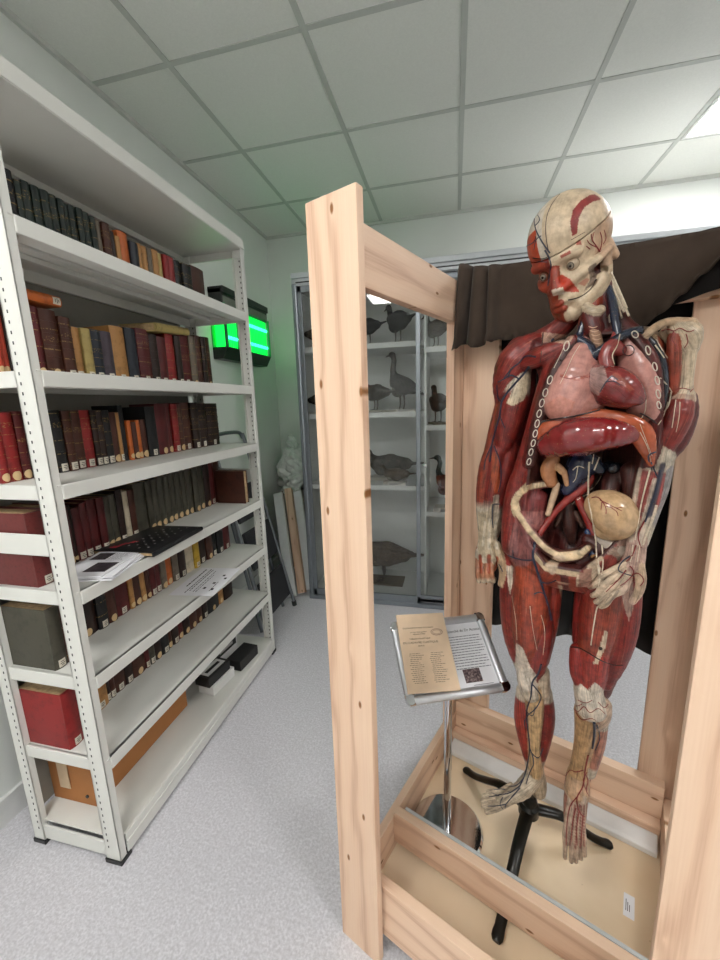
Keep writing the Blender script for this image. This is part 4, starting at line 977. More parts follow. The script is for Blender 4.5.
# ---------------------------------------------------------------- cast iron tripod that carries the model
HUB = (.366, .475)
tp0 = cw(*HUB, .10)
tri = thing('model_stand', 'black cast iron tripod stand carrying the anatomical model', 'stand', tuple(tp0), TH)
def loc(u, v, z): return (u-HUB[0], v-HUB[1], z-.10)
bm = lathe([(0, .075), (.024, .075), (.030, .083), (.030, .112), (.022, .122), (.024, .13), (.02, .142), (.016, .15), (0, .15)], 24); obj('hub', bm, IRON, tri, True, .6)
obj('pole', lathe([(.0145, .14), (.0145, .92), (0, .92)], 16), IRON, tri, True, .6)
for (u, v, dv) in ((.122, .575, 0), (.588, .575, 0), (.362, .155, 0)):
    du, dv2 = u-HUB[0], v-HUB[1]
    pts = spline([(0, 0, .1), (du*.18, dv2*.18, .098), (du*.4, dv2*.4, .088), (du*.62, dv2*.62, .052), (du*.82, dv2*.82, .022), (du, dv2, .0105)], 5)
    R_ = [.02+(.0125-.02)*i/(len(pts)-1) for i in range(len(pts))]
    R_[-1] = .010; R_[-2] = .0145; R_[-3] = .015
    obj('leg', tubem(pts, R_, 12, True, .62), IRON, tri, True)
# ---------------------------------------------------------------- anatomical model
OFF = np.array([.44, .42, .10])
fig = thing('anatomical_model', 'life-size anatomical model of a standing flayed body with opened chest and belly in the crate', 'anatomical model', tuple(cw(*OFF)), TH)
def dz(P): return float((cw(*P)-CAM)@FW)
def L(pts):
    """[(px, py, depth, radius px)] -> crate points and radii in metres"""
    P = [at(a, b, c) for a, b, c, _ in pts]; return P, [r*dz(p)/F for p, (_, _, _, r) in zip(P, pts)]
RED, DRED, ORED, PRED = '#7c2620', '#591a19', '#8c3a28', '#7d433e'
BONE, TEND, TAN = '#bfac92', '#bfb19d', '#b08b63'
B = Field((.165, .26, .20), (.69, .585, 1.80), .0026)
def loft_fn(secs):
    S = []
    for py, pl, pr, vc, hd in secs:
        a = at(pl, py, .42); b = at(pr, py, .42); S.append(((a[2]+b[2])/2, (a[0]+b[0])/2, (b[0]-a[0])/2, vc, hd))
    S.sort(); S = np.array(S)
    def fn(X):
        z = X[..., 2]; cu, hw, vc, hd = [np.interp(z, S[:, 0], S[:, i]) for i in (1, 2, 3, 4)]
        q = np.sqrt(((X[..., 0]-cu)/hw)**2+((X[..., 1]-vc)/hd)**2); d = (q-1)*np.minimum(hw, hd)
        return np.maximum(d, np.maximum(S[0, 0]-z, z-S[-1, 0]))
    return fn, S
torso, TS = loft_fn([(332, 568, 655, .43, .06), (348, 552, 664, .425, .085), (365, 546, 666, .42, .10), (390, 541, 664, .415, .112), (420, 534, 660, .415, .112), (450, 526, 653, .415, .105),
                     (480, 517, 647, .42, .10), (510, 510, 643, .42, .10), (540, 507, 640, .42, .105), (562, 506, 637, .42, .10), (578, 516, 628, .42, .075)])
B.custom(torso, (.2, .28, .98), (.66, .56, 1.66), .01)
B.prims.append(dict(c=np.array([.44, .43, 1.33], np.float32), r=np.array([.13, .10, .30], np.float32), rot=np.eye(3, dtype=np.float32), col=DRED))
cav, _ = loft_fn([(338, 584, 634, .33, .09), (360, 563, 647, .31, .135), (390, 549, 654, .30, .155), (420, 540, 654, .30, .16), (455, 535, 647, .30, .165), (485, 533, 638, .31, .155), (515, 530, 630, .32, .14), (538, 538, 606, .33, .12), (553, 554, 586, .33, .10)])
B.custom(cav, (.2, .2, 1.0), (.66, .5, 1.66), .008, 'cut')
def limb(f, pts, col, ends=None, k=.005, flat=1., fd=(0, 1, 0), n=3):
    P, R = L(pts)
    if len(P) > 2:
        S = spline([(*p, r) for p, r in zip(P, R)], n); P = [s[:3] for s in S]; R = [max(.001, s[3]) for s in S]
    f.limb(P, R, k, 'add', flat, fd, col, ends)
M_ = lambda pts, col=RED, ends=None, **kw: limb(B, pts, col, ends, **kw)
# neck and shoulders
M_([(592, 275, .43, 14), (597, 292, .43, 15), (603, 322, .435, 17), (610, 345, .44, 22)], DRED)
M_([(579, 292, .43, 8), (572, 312, .425, 10), (560, 328, .425, 10), (540, 338, .425, 8)], RED)
M_([(592, 300, .40, 9), (588, 318, .39, 8), (583, 335, .38, 6)], ORED)
M_([(603, 268, .43, 6), (608, 285, .425, 6), (614, 305, .42, 7), (624, 325, .42, 8), (640, 336, .42, 7)], DRED)
M_([(590, 316, .375, 8), (594, 328, .37, 9)], DRED)
M_([(586, 307, .372, 5), (594, 312, .365, 5.5), (600, 310, .372, 5)], BONE)
# arm hanging at the left of the picture
M_([(545, 340, .415, 8), (530, 346, .41, 12), (515, 362, .405, 17), (505, 384, .405, 12), (501, 400, .41, 6)], RED)
M_([(520, 350, .425, 13), (512, 368, .43, 14), (507, 395, .43, 8)], RED)
M_([(527, 362, .385, 8), (545, 355, .365, 10), (562, 346, .36, 6)], RED)
M_([(540, 350, .40, 12), (548, 372, .395, 9), (546, 392, .395, 7)], DRED)
M_([(521, 370, .405, 9), (515, 398, .398, 13), (508, 425, .398, 13), (503, 447, .40, 7)], RED, (.28, 1, TEND))
M_([(527, 372, .43, 9), (522, 405, .435, 11), (515, 435, .435, 10), (508, 454, .43, 7)], DRED)
M_([(504, 398, .415, 7), (498, 425, .415, 8), (493, 448, .415, 8)], ORED)
M_([(496, 440, .41, 7), (487, 468, .40, 8), (483, 500, .395, 7), (482, 528, .392, 4)], ORED, (0, .72, TEND))
M_([(509, 448, .42, 9), (502, 475, .415, 11), (496, 505, .408, 8), (492, 532, .40, 5)], RED, (0, .70, TEND))
M_([(505, 458, .43, 8), (502, 485, .428, 8), (498, 510, .42, 7), (494, 534, .41, 5)], DRED, (0, .8, TEND))
M_([(498, 452, .40, 8), (493, 482, .395, 8.5), (489, 510, .39, 6.5), (488, 534, .392, 4.5)], RED, (0, .62, TEND))
M_([(487, 528, .40, 8.5), (488, 545, .398, 10), (487, 556, .392, 11.5)], TEND, flat=.7)
M_([(487, 552, .392, 10.5), (487, 564, .387, 10)], '#9c573c', flat=.5)
for i in range(4):
    x = 478+4.7*i
    M_([(x, 560, .382, 2.6), (x-.5, 573, .366, 2.5), (x+1, 581, .370, 2.4), (x+2, 579, .388, 2.3)], '#a06a4c', (0, .62, BONE), k=.001)
M_([(496, 545, .386, 4.6), (501, 560, .376, 4.3), (503, 573, .372, 3.8), (501, 584, .372, 3.2)], '#bb9c7a', k=.003)
# arm at the right of the picture: bare shoulder bones, then muscle
M_([(640, 343, .37, 3.6), (652, 330, .375, 4), (668, 322, .395, 4.2), (692, 323, .42, 5)], '#bda183')
M_([(676, 328, .41, 8), (688, 336, .42, 12), (686, 346, .42, 10)], BONE)
M_([(694, 330, .425, 7), (690, 348, .43, 8)], BONE)
M_([(668, 332, .44, 7), (669, 352, .455, 9), (664, 372, .46, 7)], '#a98c70')
M_([(688, 342, .42, 8.5), (686.5, 365, .42, 7.2), (684.5, 385, .42, 7), (684, 399, .42, 9)], BONE)
M_([(673, 338, .402, 5), (674, 362, .40, 6), (672, 390, .405, 5)], '#8f3c28')
M_([(683, 396, .415, 8), (678, 414, .408, 12.5), (668, 436, .405, 12), (660, 452, .40, 8)], RED, (.08, 1, BONE))
M_([(689, 398, .428, 7), (686, 415, .43, 10), (677, 440, .43, 10), (667, 456, .42, 7)], DRED)
M_([(668, 400, .415, 6), (664, 425, .41, 8), (657, 446, .40, 7)], DRED)
M_([(663, 440, .402, 9), (658, 462, .398, 10)], TEND)
M_([(653, 460, .395, 6.5), (645, 490, .385, 7.5), (637, 520, .37, 6), (632, 546, .352, 4)], '#94453f', (.12, .7, TEND))
M_([(666, 456, .412, 7.5), (661, 485, .402, 7.5), (651, 515, .382, 6.5), (643, 542, .36, 5)], '#8d8684', (.1, .8, TEND))
M_([(658, 465, .392, 6.5), (651, 500, .38, 7), (642, 532, .362, 5)], '#9b3b36', (.1, .62, TEND))
M_([(637, 540, .355, 8), (635, 556, .346, 9), (632, 566, .34, 9)], '#b9988a', flat=.75)
M_([(632, 562, .344, 8.5), (625, 574, .340, 10), (621, 579, .338, 8)], '#984a42', flat=.42)
for (kx, ky, tx, ty) in ((615, 569, 590, 587), (619, 575, 592.5, 595.5), (622.5, 581.5, 596, 602), (625.5, 588, 601, 606.5)):
    mx_, my_ = kx*.52+tx*.48, ky*.52+ty*.48
    M_([(630, 561+.35*(ky-569), .337, 3.), (kx, ky, .328, 3.5), (mx_-1, my_-1.5, .318, 3.1), (tx+5, ty-2.5, .318, 2.9), (tx, ty, .325, 2.6)], '#cbb49a', k=.001)
M_([(637, 560, .342, 5.2), (641, 577, .335, 4.8), (639, 591, .332, 4.2), (632.5, 601.5, .332, 3.4)], '#c7ab90', k=.003)
# cut edge of the rib cage on both sides, and pelvis rim
M_([(574, 340, .365, 5), (560, 362, .352, 6.5), (548, 390, .345, 7), (539, 420, .343, 6.5), (529, 462, .35, 6)], '#6e1a17', k=.004)
M_([(558, 352, .37, 9), (545, 392, .36, 9), (533, 432, .362, 8), (523, 466, .37, 8)], RED, k=.006)
M_([(632, 334, .372, 4.5), (647, 351, .365, 6), (655, 372, .363, 6), (658.5, 406, .366, 5)], '#571a18', k=.004)
M_([(656, 410, .372, 6), (655, 440, .378, 6), (650, 462, .385, 6)], DRED)
M_([(523, 466, .372, 7), (515, 488, .375, 8), (512, 520, .372, 10), (514, 545, .37, 12)], RED)
M_([(547, 484, .385, 4), (529, 487, .372, 4), (517, 496, .362, 4), (515, 508, .357, 4), (523, 521, .352, 4.4), (535, 537, .348, 4.8), (547, 549, .346, 5.2), (562, 556, .345, 6.4), (578, 554, .346, 6), (588, 547, .35, 4.5)], '#c2ab8a', k=.0035)
M_([(532, 500, .395, 15), (530, 520, .385, 14)], '#7a3a38', k=.01)
M_([(548, 560, .37, 8), (566, 562, .37, 6), (586, 558, .37, 7)], '#b8937a', k=.008)
M_([(630, 470, .40, 8), (634, 500, .395, 9), (634, 535, .39, 11), (628, 560, .385, 14)], DRED)
M_([(616, 470, .42, 8), (612, 482, .41, 9), (610, 490, .40, 8)], '#b08f80')
M_([(588, 540, .37, 6), (602, 548, .368, 8), (618, 552, .372, 9)], '#a58e7e')
# leg at the left of the picture
M_([(530, 540, .40, 18), (532, 565, .385, 17), (531, 600, .368, 17.5), (528, 635, .366, 15), (527, 662, .37, 9), (529, 680, .372, 8)], ORED, (0, .84, TEND))
M_([(516, 545, .41, 13), (514, 575, .40, 13), (514, 608, .39, 13.5), (517, 640, .382, 12), (523, 668, .378, 7)], RED, (0, .93, TEND))
M_([(541, 600, .385, 9), (541, 635, .372, 11), (537, 660, .37, 10), (534, 676, .375, 6)], RED)
M_([(556, 556, .39, 8), (551, 590, .40, 10), (548, 625, .405, 9), (543, 660, .405, 6)], '#98362a')
M_([(534, 545, .45, 26), (532, 590, .45, 24), (531, 635, .445, 20), (532, 670, .42, 12)], DRED)
M_([(524, 664, .372, 7), (527, 680, .368, 9.5), (530, 692, .372, 9)], TEND)
M_([(541, 672, .385, 8), (542, 690, .395, 8)], '#b5a28c')
M_([(533, 685, .382, 9.5), (535, 715, .384, 7.5), (534, 748, .39, 5.5), (536, 772, .40, 6)], '#bb9a70')
M_([(525, 692, .398, 8.5), (522.5, 718, .40, 8), (526, 745, .402, 6), (531, 768, .408, 4)], '#8f2f24', (.06, .86, TEND))
M_([(543, 692, .415, 8.5), (545.5, 716, .42, 9), (543, 740, .42, 7.5), (539, 764, .42, 4.5)], '#7a211e', (.08, .9, TEND))
M_([(534, 690, .43, 13), (535, 718, .438, 12.5), (535, 748, .435, 8.5), (537, 778, .432, 6)], DRED, (0, .85, TEND))
M_([(534, 766, .41, 8), (537, 782, .425, 9), (538.5, 791, .437, 7)], '#bba98f')
M_([(533, 776, .405, 8.5), (522, 790, .385, 9), (508, 798, .364, 7), (501, 801, .356, 5)], '#b9a993', flat=.7, fd=(0, .5, .86))
for i, (tx, ty) in enumerate(((487, 811.5), (483.5, 806), (482.5, 800.5), (484, 796), (487.5, 792))):
    M_([(519-2*i, 797-3*i, .374+.006*i, 2.6), (502-i*.6, 806-3.6*i, .345+.008*i, 2.9-.15*i), (tx+7, ty-1.2, .338+.009*i, 2.4-.1*i), (tx, ty, .333+.009*i, 2.6-.15*i)], '#bba992', k=.001)
# leg at the right of the picture
M_([(606, 555, .395, 17), (604, 590, .378, 18), (599, 622, .37, 18), (596, 644, .368, 16)], ORED)
M_([(623, 555, .41, 14), (625, 590, .405, 14.5), (621, 630, .395, 14.5), (613, 660, .385, 12), (606, 684, .38, 6)], RED)
M_([(588, 562, .395, 7), (584, 600, .40, 9), (582, 640, .40, 9)], '#82241f')
M_([(608, 560, .45, 26), (606, 600, .45, 25), (603, 645, .445, 21), (596, 685, .42, 14)], DRED)
M_([(579, 651, .362, 8.5), (578.5, 672, .36, 8), (584, 690, .364, 6)], '#8f2b24', (0, .8, TEND), k=.003)
M_([(595, 655, .356, 13), (594, 676, .358, 11), (591, 694, .362, 9)], '#99352c', (0, .78, TEND), k=.003)
M_([(588, 690, .364, 13), (591, 706, .366, 14)], '#c9bba8')
M_([(604, 705, .372, 7), (603, 716, .372, 7), (596, 723, .37, 7), (584, 715, .37, 6)], '#bda28b', k=.003)
M_([(588, 712, .375, 12.5), (585, 738, .38, 9.5), (580, 762, .385, 8), (577, 778, .39, 9.5)], '#b48f66')
M_([(600, 720, .388, 7.5), (597, 745, .393, 7), (589, 772, .393, 6)], '#a8705c', (.1, .85, TEND))
M_([(593, 712, .408, 9), (590, 745, .412, 8), (583, 776, .405, 7)], '#8f4a3c')
M_([(578, 776, .388, 9.5), (577, 790, .382, 11)], '#b99777')
M_([(579, 783, .415, 9), (580, 793, .425, 7.5)], '#b39a80')
M_([(577, 786, .382, 10.5), (575, 808, .376, 10.5), (574, 834, .360, 9)], '#a0705f', flat=.5)
for i, (tx, ty) in enumerate(((565, 857.5), (571.2, 861.5), (576, 861.5), (580.8, 858.5), (584.5, 855))):
    M_([(570.5+3.2*i, 797, .364, 2.5), (565.5+4.4*i, 830, .345, 2.6), (tx+.2, ty-13, .338, 2.3), (tx, ty, .34, 2.1)], '#b79f8b', k=.001)
body_me = B.mesh('body'); V = verts_of(body_me); Nn = normals_of(body_me)
C, Fb = limb_colours(B, V)
PX, _Z = to_px(V.astype(float)); CAMC = cf(CAM)
toc = CAMC-V; toc /= np.linalg.norm(toc, axis=1)[:, None]; facing = (toc*Nn).sum(1)
def inside(poly, P):
    poly = np.array(poly, float); x, y = P[:, 0], P[:, 1]; r = np.zeros(len(P), bool); j = len(poly)-1
    for i in range(len(poly)):
        (xi, yi), (xj, yj) = poly[i], poly[j]
        r ^= ((yi > y) != (yj > y)) & (x < (xj-xi)*(y-yi)/(yj-yi+1e-12)+xi); j = i
    return r
def tree(me):
    Vv = [tuple(v.co) for v in me.vertices]; return BVHTree.FromPolygons(Vv, [tuple(p.vertices) for p in me.polygons])
body_tree = tree(body_me)
def hit(px, py, trees=None):
    """first point of the model met on the photograph's line of sight through (px, py)"""
    d = ray(px, py); d = np.array([d@CU_, d@CV_, d[2]]); d /= np.linalg.norm(d); best = None
    for t in (trees or [body_tree]):
        q = t.ray_cast(Vector(CAMC), Vector(d))
        if q[0] is not None and (best is None or q[3] < best[2]): best = (np.array(q[0]), np.array(q[1]), q[3])
    return best
DEPTH = np.linalg.norm(V-CAMC, axis=1)
def paint(poly, col, mixf=1., dep=None, C=C, PX=PX, facing=facing, V=V, tr=None):
    """a painted patch: the front surface under a traced outline takes the colour"""
    m = inside(poly, PX) & (facing > -.15)
    if not m.any(): return
    c = np.mean(np.array(poly), 0); h = None
    ds = [hh[2] for hh in (hit(*q, [tr or body_tree]) for q in list(np.array(poly)*.6+c*.4)+[c]) if hh]
    if ds: d0 = np.median(ds); m &= (np.linalg.norm(V-CAMC, axis=1) < d0+.05)
    C[m] = C[m]*(1-mixf)+np.array(hexc(col))*mixf
def stroke(px_pts, rpx, col, mixf=1.):
    """a painted line on the surface"""
    for x, y in spline([(a, b) for a, b in px_pts], 16):
        h_ = hit(x, y)
        if h_ is None: continue
        r = rpx*dz(h_[0])/F; d = np.linalg.norm(V-h_[0], axis=1); w = np.clip((r-d)/(r*.35)+.3, 0, 1)[:, None]*mixf
        C[:] = C*(1-w)+np.array(hexc(col))*w
# deep cavity walls are dark, the painted regions follow
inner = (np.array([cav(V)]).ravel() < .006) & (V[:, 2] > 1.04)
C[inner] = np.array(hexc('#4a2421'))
paint([(521, 376), (531, 373), (530, 385), (524, 400), (513, 406), (506, 403), (512, 392)], '#c6b498')
paint([(541, 332), (558, 334), (574, 336), (569, 344), (552, 342), (543, 343)], '#c09a86')
paint([(516, 643), (523, 648), (530, 666), (537, 676), (535, 690), (520, 693), (515, 675)], '#cabdac')
paint([(506, 566), (513, 566), (513, 582), (510, 595), (508, 585)], '#cdbda9')
paint([(519, 511), (546, 511), (548, 524), (541, 536), (536, 552), (528, 566), (511, 566), (508, 545), (514, 525), (516, 512)], '#8c5652')
paint([(523, 521), (535, 538), (538, 548), (530, 563), (513, 562), (516, 530)], '#875250')
paint([(522, 490), (535, 485), (548, 487), (546, 511), (521, 511), (518, 500)], '#6d2a2b')
paint([(514, 566), (535, 566), (540, 590), (546, 622), (540, 640), (528, 610), (519, 590)], '#a14527', .55)
paint([(576, 690), (580, 683), (588, 690), (595, 682), (604, 690), (606, 706), (598, 712), (585, 706)], '#d0c4b3')
paint([(605, 630), (608, 633), (605, 648), (598, 664), (593, 664), (599, 648)], '#cdb79d')
paint([(620, 588), (632, 574), (634, 604), (629, 622), (624, 606)], '#bfa393', .75)
paint([(478, 512), (487, 512), (494, 500), (500, 515), (500, 555), (496, 566), (478, 552)], '#bba98c', .8)
paint([(493, 496), (499, 494), (499, 520), (494, 530)], '#cbbca6', .8)
for pl in ([(492, 452), (498, 452), (500, 490), (495, 494), (491, 480)],): paint(pl, '#a8512c', .7)
paint([(576, 600), (580, 570), (592, 568), (592, 600), (588, 640), (578, 640)], '#7a201d', .6)
paint([(545, 540), (556, 530), (570, 520), (585, 532), (586, 545), (566, 550)], '#54221f')
paint([(556, 505), (568, 497), (580, 505), (582, 530), (568, 540), (556, 525)], '#3c1f1b')
stroke([(556, 482), (540, 485), (528, 488), (518, 496), (515, 507), (522, 520), (534, 536), (547, 549), (562, 556), (578, 555), (588, 548)], 2.9, '#c9b08c')
stroke([(562, 557), (578, 555)], 5., '#c9b08c')
for a_, b_ in ((548, 566), (552, 572), (590, 566)): stroke([(a_+10, 558), (a_+4, 562), (a_, b_)], 3., '#bca58c', .8)
for q_ in ([(640, 470), (634, 505), (631, 540)], [(655, 480), (646, 515), (640, 545)]): stroke(q_, 2.4, '#c6b5a2', .8)
for q_ in ([(663, 465), (657, 490), (649, 515)],): stroke(q_, 3., '#4c4650', .8)
for q_ in ([(485, 522), (483, 545)], [(490, 520), (489, 548)], [(495, 522), (497, 548)]): stroke(q_, 1.6, '#d6c9b2', .8)
for q_ in ([(480, 556), (481, 572)], [(489, 556), (489, 572)], [(497, 558), (497, 570)]): stroke(q_, 2., '#8f3f24', .9)
for q_ in ([(560, 586), (562, 598)],): stroke(q_, 2., '#c9b79d', .5)
for q_ in ([(575, 806), (570, 845)], [(578, 806), (575, 848)], [(581, 806), (580, 848)], [(584, 806), (584, 846)]): stroke(q_, 1.2, '#7e322b', .7)
for q_ in ([(520, 792), (500, 800)], [(520, 788), (502, 793)], [(528, 790), (506, 806)]): stroke(q_, 1.1, '#7d7264', .6)
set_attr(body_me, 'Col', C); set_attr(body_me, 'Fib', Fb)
FLESH = organic_mat('painted_muscle', .36, .58, .38, 430., .5, .5)
SMOOTHM = organic_mat('painted_organ', .26, .12, .22, 200., .12, .55, .25)
BONEM = organic_mat('painted_bone', .42, .12, .25, 160., .2, .4)
def add_part(name, me, m, label=None):
    a = verts_of(me)-OFF.astype(np.float32); me.vertices.foreach_set('co', a.ravel()); me.update()
    o = obj(name, me, m, fig)
    if label: o['label'] = label
    return o
TREES = [body_tree]
def organ(name, limbs, m, label=None, h=.0026, k=.008, cuts=(), paintf=None):
    """an organ as its own solid; limbs = [(points, colour, flat)]"""
    Ps = np.concatenate([np.array(L(l[0])[0]) for l in limbs]); rm = max(max(L(l[0])[1]) for l in limbs)+.012
    f = Field(Ps.min(0)-rm, Ps.max(0)+rm, h)
    for l in limbs: limb(f, l[0], l[1], None, k, l[2] if len(l) > 2 else 1., l[3] if len(l) > 3 else (0, 1, 0))
    for c, r in cuts: f.ball(c, r, .003, 'cut')
    me = f.mesh(name); v = verts_of(me); c_, f_ = limb_colours(f, v); tr = tree(me)
    if paintf: paintf(c_, v, normals_of(me), tr)
    set_attr(me, 'Col', c_); set_attr(me, 'Fib', f_); TREES.append(tr)
    return add_part(name, me, m, label)
def painter(polys):
    def fn(c_, v, n_, tr):
        p_, _ = to_px(v.astype(float)); tc_ = CAMC-v; tc_ /= np.linalg.norm(tc_, axis=1)[:, None]; fa = (tc_*n_).sum(1)
        for pl, col, mf in polys: paint(pl, col, mf, None, c_, p_, fa, v, tr)
    return fn
LUNG = '#c08a80'
organ('lung', [([(584, 343, .38, 8), (580, 362, .36, 15), (574, 384, .348, 21), (566, 402, .345, 21)], LUNG), ([(562, 408, .345, 14), (585, 404, .345, 13), (597, 404, .352, 7)], '#bd8377'), ([(590, 352, .37, 8), (590, 372, .36, 10)], LUNG)], SMOOTHM, 'pale pink right lung',
      paintf=painter([([(560, 374), (578, 378), (588, 374), (588, 377), (577, 381), (560, 377)], '#a8503c', .6), ([(545, 405), (560, 395), (575, 402), (570, 416), (545, 418)], '#c0765f', .45)]))
organ('lung', [([(630, 345, .385, 9), (643, 366, .375, 13), (649, 392, .37, 12), (653, 416, .376, 8)], LUNG), ([(625, 352, .385, 9), (632, 372, .385, 12), (640, 404, .378, 13)], '#bb8379')], SMOOTHM, 'pale pink left lung')
organ('diaphragm', [([(534, 444, .352, 7), (545, 430, .338, 8), (566, 421, .332, 8), (595, 417, .33, 8), (622, 421, .334, 9), (640, 432, .342, 11), (647, 448, .352, 8), (651, 464, .362, 3)], '#ad5433', .6)], SMOOTHM, 'orange-brown diaphragm band')
organ('liver', [([(550, 444, .338, 12), (572, 437, .322, 18), (600, 434, .322, 17), (624, 434, .335, 12), (634, 434, .345, 7)], '#7e1f22'), ([(560, 448, .345, 9), (585, 446, .345, 10)], '#701b20'), ([(548, 448, .345, 8), (541, 446, .35, 5)], '#7e1f22')],
      organic_mat('glossy_liver', .16, .06, .22, 120., .06, .6, .6), 'glossy dark red liver', k=.012)
hp = painter([([(590, 368), (604, 366), (608, 380), (598, 396), (589, 390)], '#a58a84', .85), ([(610, 376), (616, 372), (626, 380), (634, 390), (628, 392)], '#a86552', .45)])
organ('heart', [([(600, 380, .335, 13), (614, 384, .322, 17), (626, 391, .318, 15), (637, 398, .322, 8)], '#7d2626'), ([(598, 376, .34, 12), (597, 386, .34, 10)], '#8a5552'), ([(606, 396, .33, 10), (626, 400, .328, 9)], '#571517')], organic_mat('glossy_heart', .25, .35, .3, 300., .3, .55, .4), 'dark red heart with a pale atrium', paintf=hp, k=.006)
organ('aorta', [([(607, 370, .338, 6.5), (606, 356, .345, 7), (612, 346, .352, 7), (620, 350, .36, 6)], '#8b3b38'), ([(612, 346, .355, 3.5), (616, 332, .365, 3)], '#8b3b38')], SMOOTHM, 'red aortic arch', h=.002)
organ('trachea', [([(590, 314, .385, 4), (592, 325, .364, 5), (596, 337, .364, 5), (599, 350, .374, 5)], '#a8836b')], organic_mat('ringed_windpipe', .4, .5, .15, 120., .5), 'ringed tan windpipe', h=.002)
organ('kidney', [([(553, 460, .385, 6.5), (548, 470, .38, 7.5), (551, 482, .383, 6)], '#b0764f'), ([(556, 466, .376, 3), (562, 472, .375, 3)], '#c79a6a')], SMOOTHM, 'pale orange kidney', h=.002, k=.003)
organ('ureter', [([(558, 466, .375, 3.2), (564, 472, .374, 3), (567, 484, .38, 2.6)], '#bb8a62')], SMOOTHM, 'tan ureter', h=.0018)
organ('stomach', [([(602, 506, .368, 16), (612, 512, .356, 21), (616, 522, .36, 18), (606, 528, .368, 12)], '#c4a27a')], SMOOTHM, 'cream rounded organ with branching red vessels', k=.012)
organ('pelvic_tissue', [([(600, 540, .37, 6), (612, 546, .368, 9), (624, 552, .37, 8)], '#a99a8c'), ([(615, 535, .37, 4), (613, 545, .365, 4)], '#b9aa9a')], SMOOTHM, 'grey-white tissue', h=.0022)
organ('vena_cava', [([(582, 456, .40, 10), (580, 468, .395, 13), (574, 480, .395, 9), (567, 490, .395, 6)], '#1f2740'), ([(592, 462, .40, 8), (600, 470, .40, 5)], '#222838')], SMOOTHM, 'dark blue abdominal vein trunk')
organ('vein_stump', [([(609, 466, .40, 5.5), (613, 468, .392, 6)], '#151822')], SMOOTHM, 'dark round vein stump', h=.002)
organ('iliac_artery', [([(590, 478, .40, 4.5), (583, 488, .398, 5), (570, 498, .395, 4.2), (557, 510, .388, 3.4), (546, 524, .378, 3.2), (537, 538, .362, 2.8)], '#8a2b27')], SMOOTHM, 'red artery crossing the pelvis', h=.0018)
organ('iliac_artery', [([(577, 495, .40, 4), (583, 508, .398, 4.5), (589, 521, .39, 4.2), (594, 535, .38, 3.8), (597, 541, .375, 3)], '#8e2824')], SMOOTHM, 'red artery running down to the thigh', h=.0018)
organ('psoas_tendon', [([(557, 485, .385, 3), (553, 498, .382, 3.2), (548, 514, .374, 2.6)], '#c3a588')], SMOOTHM, 'cream tendon strip', h=.0018)
organ('sacral_nerves', [([(568, 505, .43, 6), (570, 525, .43, 7), (571, 540, .43, 4)], '#4a2a24'), ([(562, 512, .425, 2.5), (556, 526, .42, 2)], '#5b3a2e'), ([(576, 512, .425, 2.5), (582, 526, .42, 2)], '#5b3a2e')], FLESH, 'dark brown hollow of the sacrum', h=.0022, k=.004)
organ('spinal_column', [([(600, 340, .46, 9), (596, 400, .47, 11), (590, 460, .455, 10), (580, 500, .445, 9)], '#5a3a30')], FLESH, 'dark column at the back of the cavity', h=.004)
organ('femoral_vein', [([(588, 532, .38, 3.2), (591, 545, .372, 4), (593, 560, .365, 3.6)], '#2b4068'), ([(593, 556, .364, 3), (596, 566, .362, 3.6)], '#b07a3c')], SMOOTHM, 'blue vein with an ochre end', h=.0016, k=.003)
for pts, nm, col in (([(577, 339, .368, 4.5), (588, 346, .36, 5), (592, 356, .352, 5.5), (590, 368, .352, 5)], 'great_vein', '#20273a'),
                     ([(592, 356, .352, 5), (604, 349, .352, 5.2), (614, 341, .356, 4.6), (626, 334, .362, 4.2), (640, 330, .372, 4)], 'great_vein', '#1f2637'),
                     ([(619, 338, .362, 4.2), (616, 322, .372, 4.4), (613, 304, .39, 4), (609, 288, .41, 3)], 'jugular_vein', '#232a3c'),
                     ([(580, 334, .37, 3.8), (584, 322, .376, 3.6), (587, 312, .385, 3)], 'jugular_vein', '#20273a'),
                     ([(640, 334, .375, 4), (652, 345, .378, 5), (660, 362, .385, 5.5), (663, 385, .388, 5), (662, 404, .39, 3.4), (656, 422, .385, 2)], 'axillary_vein', '#181d2b')):
    organ(nm, [(pts, col)], SMOOTHM, 'dark blue vessel', h=.002)
# ---------------------------------------------------------------- head
HR = np.array((Euler((0, 0, -.281)).to_matrix() @ Euler((.496, 0, 0)).to_matrix() @ Euler((0, -.133, 0)).to_matrix())); HP = np.array([.393, .40, 1.777])
H = Field((-.10, -.135, -.15), (.10, .135, .125), .002)
HB, HF = '#bfab90', '#86331f'
H.ball((0, .012, .025), (.079, .098, .0855), .004, col=HB)
H.ball((0, -.04, -.045), (.05, .046, .068), .015, col=HB)
def hl(pts, r, col=HB, k=.006, **kw): H.limb(spline(pts, 4) if len(pts) > 2 else pts, r if np.ndim(r) == 0 else list(np.interp(np.linspace(0, 1, (len(pts)-1)*4+1 if len(pts) > 2 else 2), np.linspace(0, 1, len(r)), r)), k, col=col, **kw)
hl([(-.045, -.066, .0), (0, -.08, .004), (.045, -.066, .0)], .011)
for s in (-1, 1):
    c = HB if s > 0 else HF
    hl([(s*.018, -.082, -.05), (s*.042, -.064, -.042), (s*.064, -.025, -.034), (s*.07, .01, -.03)], [.009, .011, .008, .006], c)
    hl([(s*.062, .004, -.04), (s*.056, -.012, -.084), (s*.03, -.058, -.110), (0, -.074, -.118)], [.011, .012, .014, .015], c)
    H.ball((s*.012, -.09, -.052), (.009, .012, .009), .005, col=c)
    H.ball((s*.030, -.09, -.020), (.0172, .022, .0140), .005, 'cut')
hl([(0, -.080, -.008), (0, -.092, -.03), (0, -.1, -.047)], [.008, .009, .0105], HF)
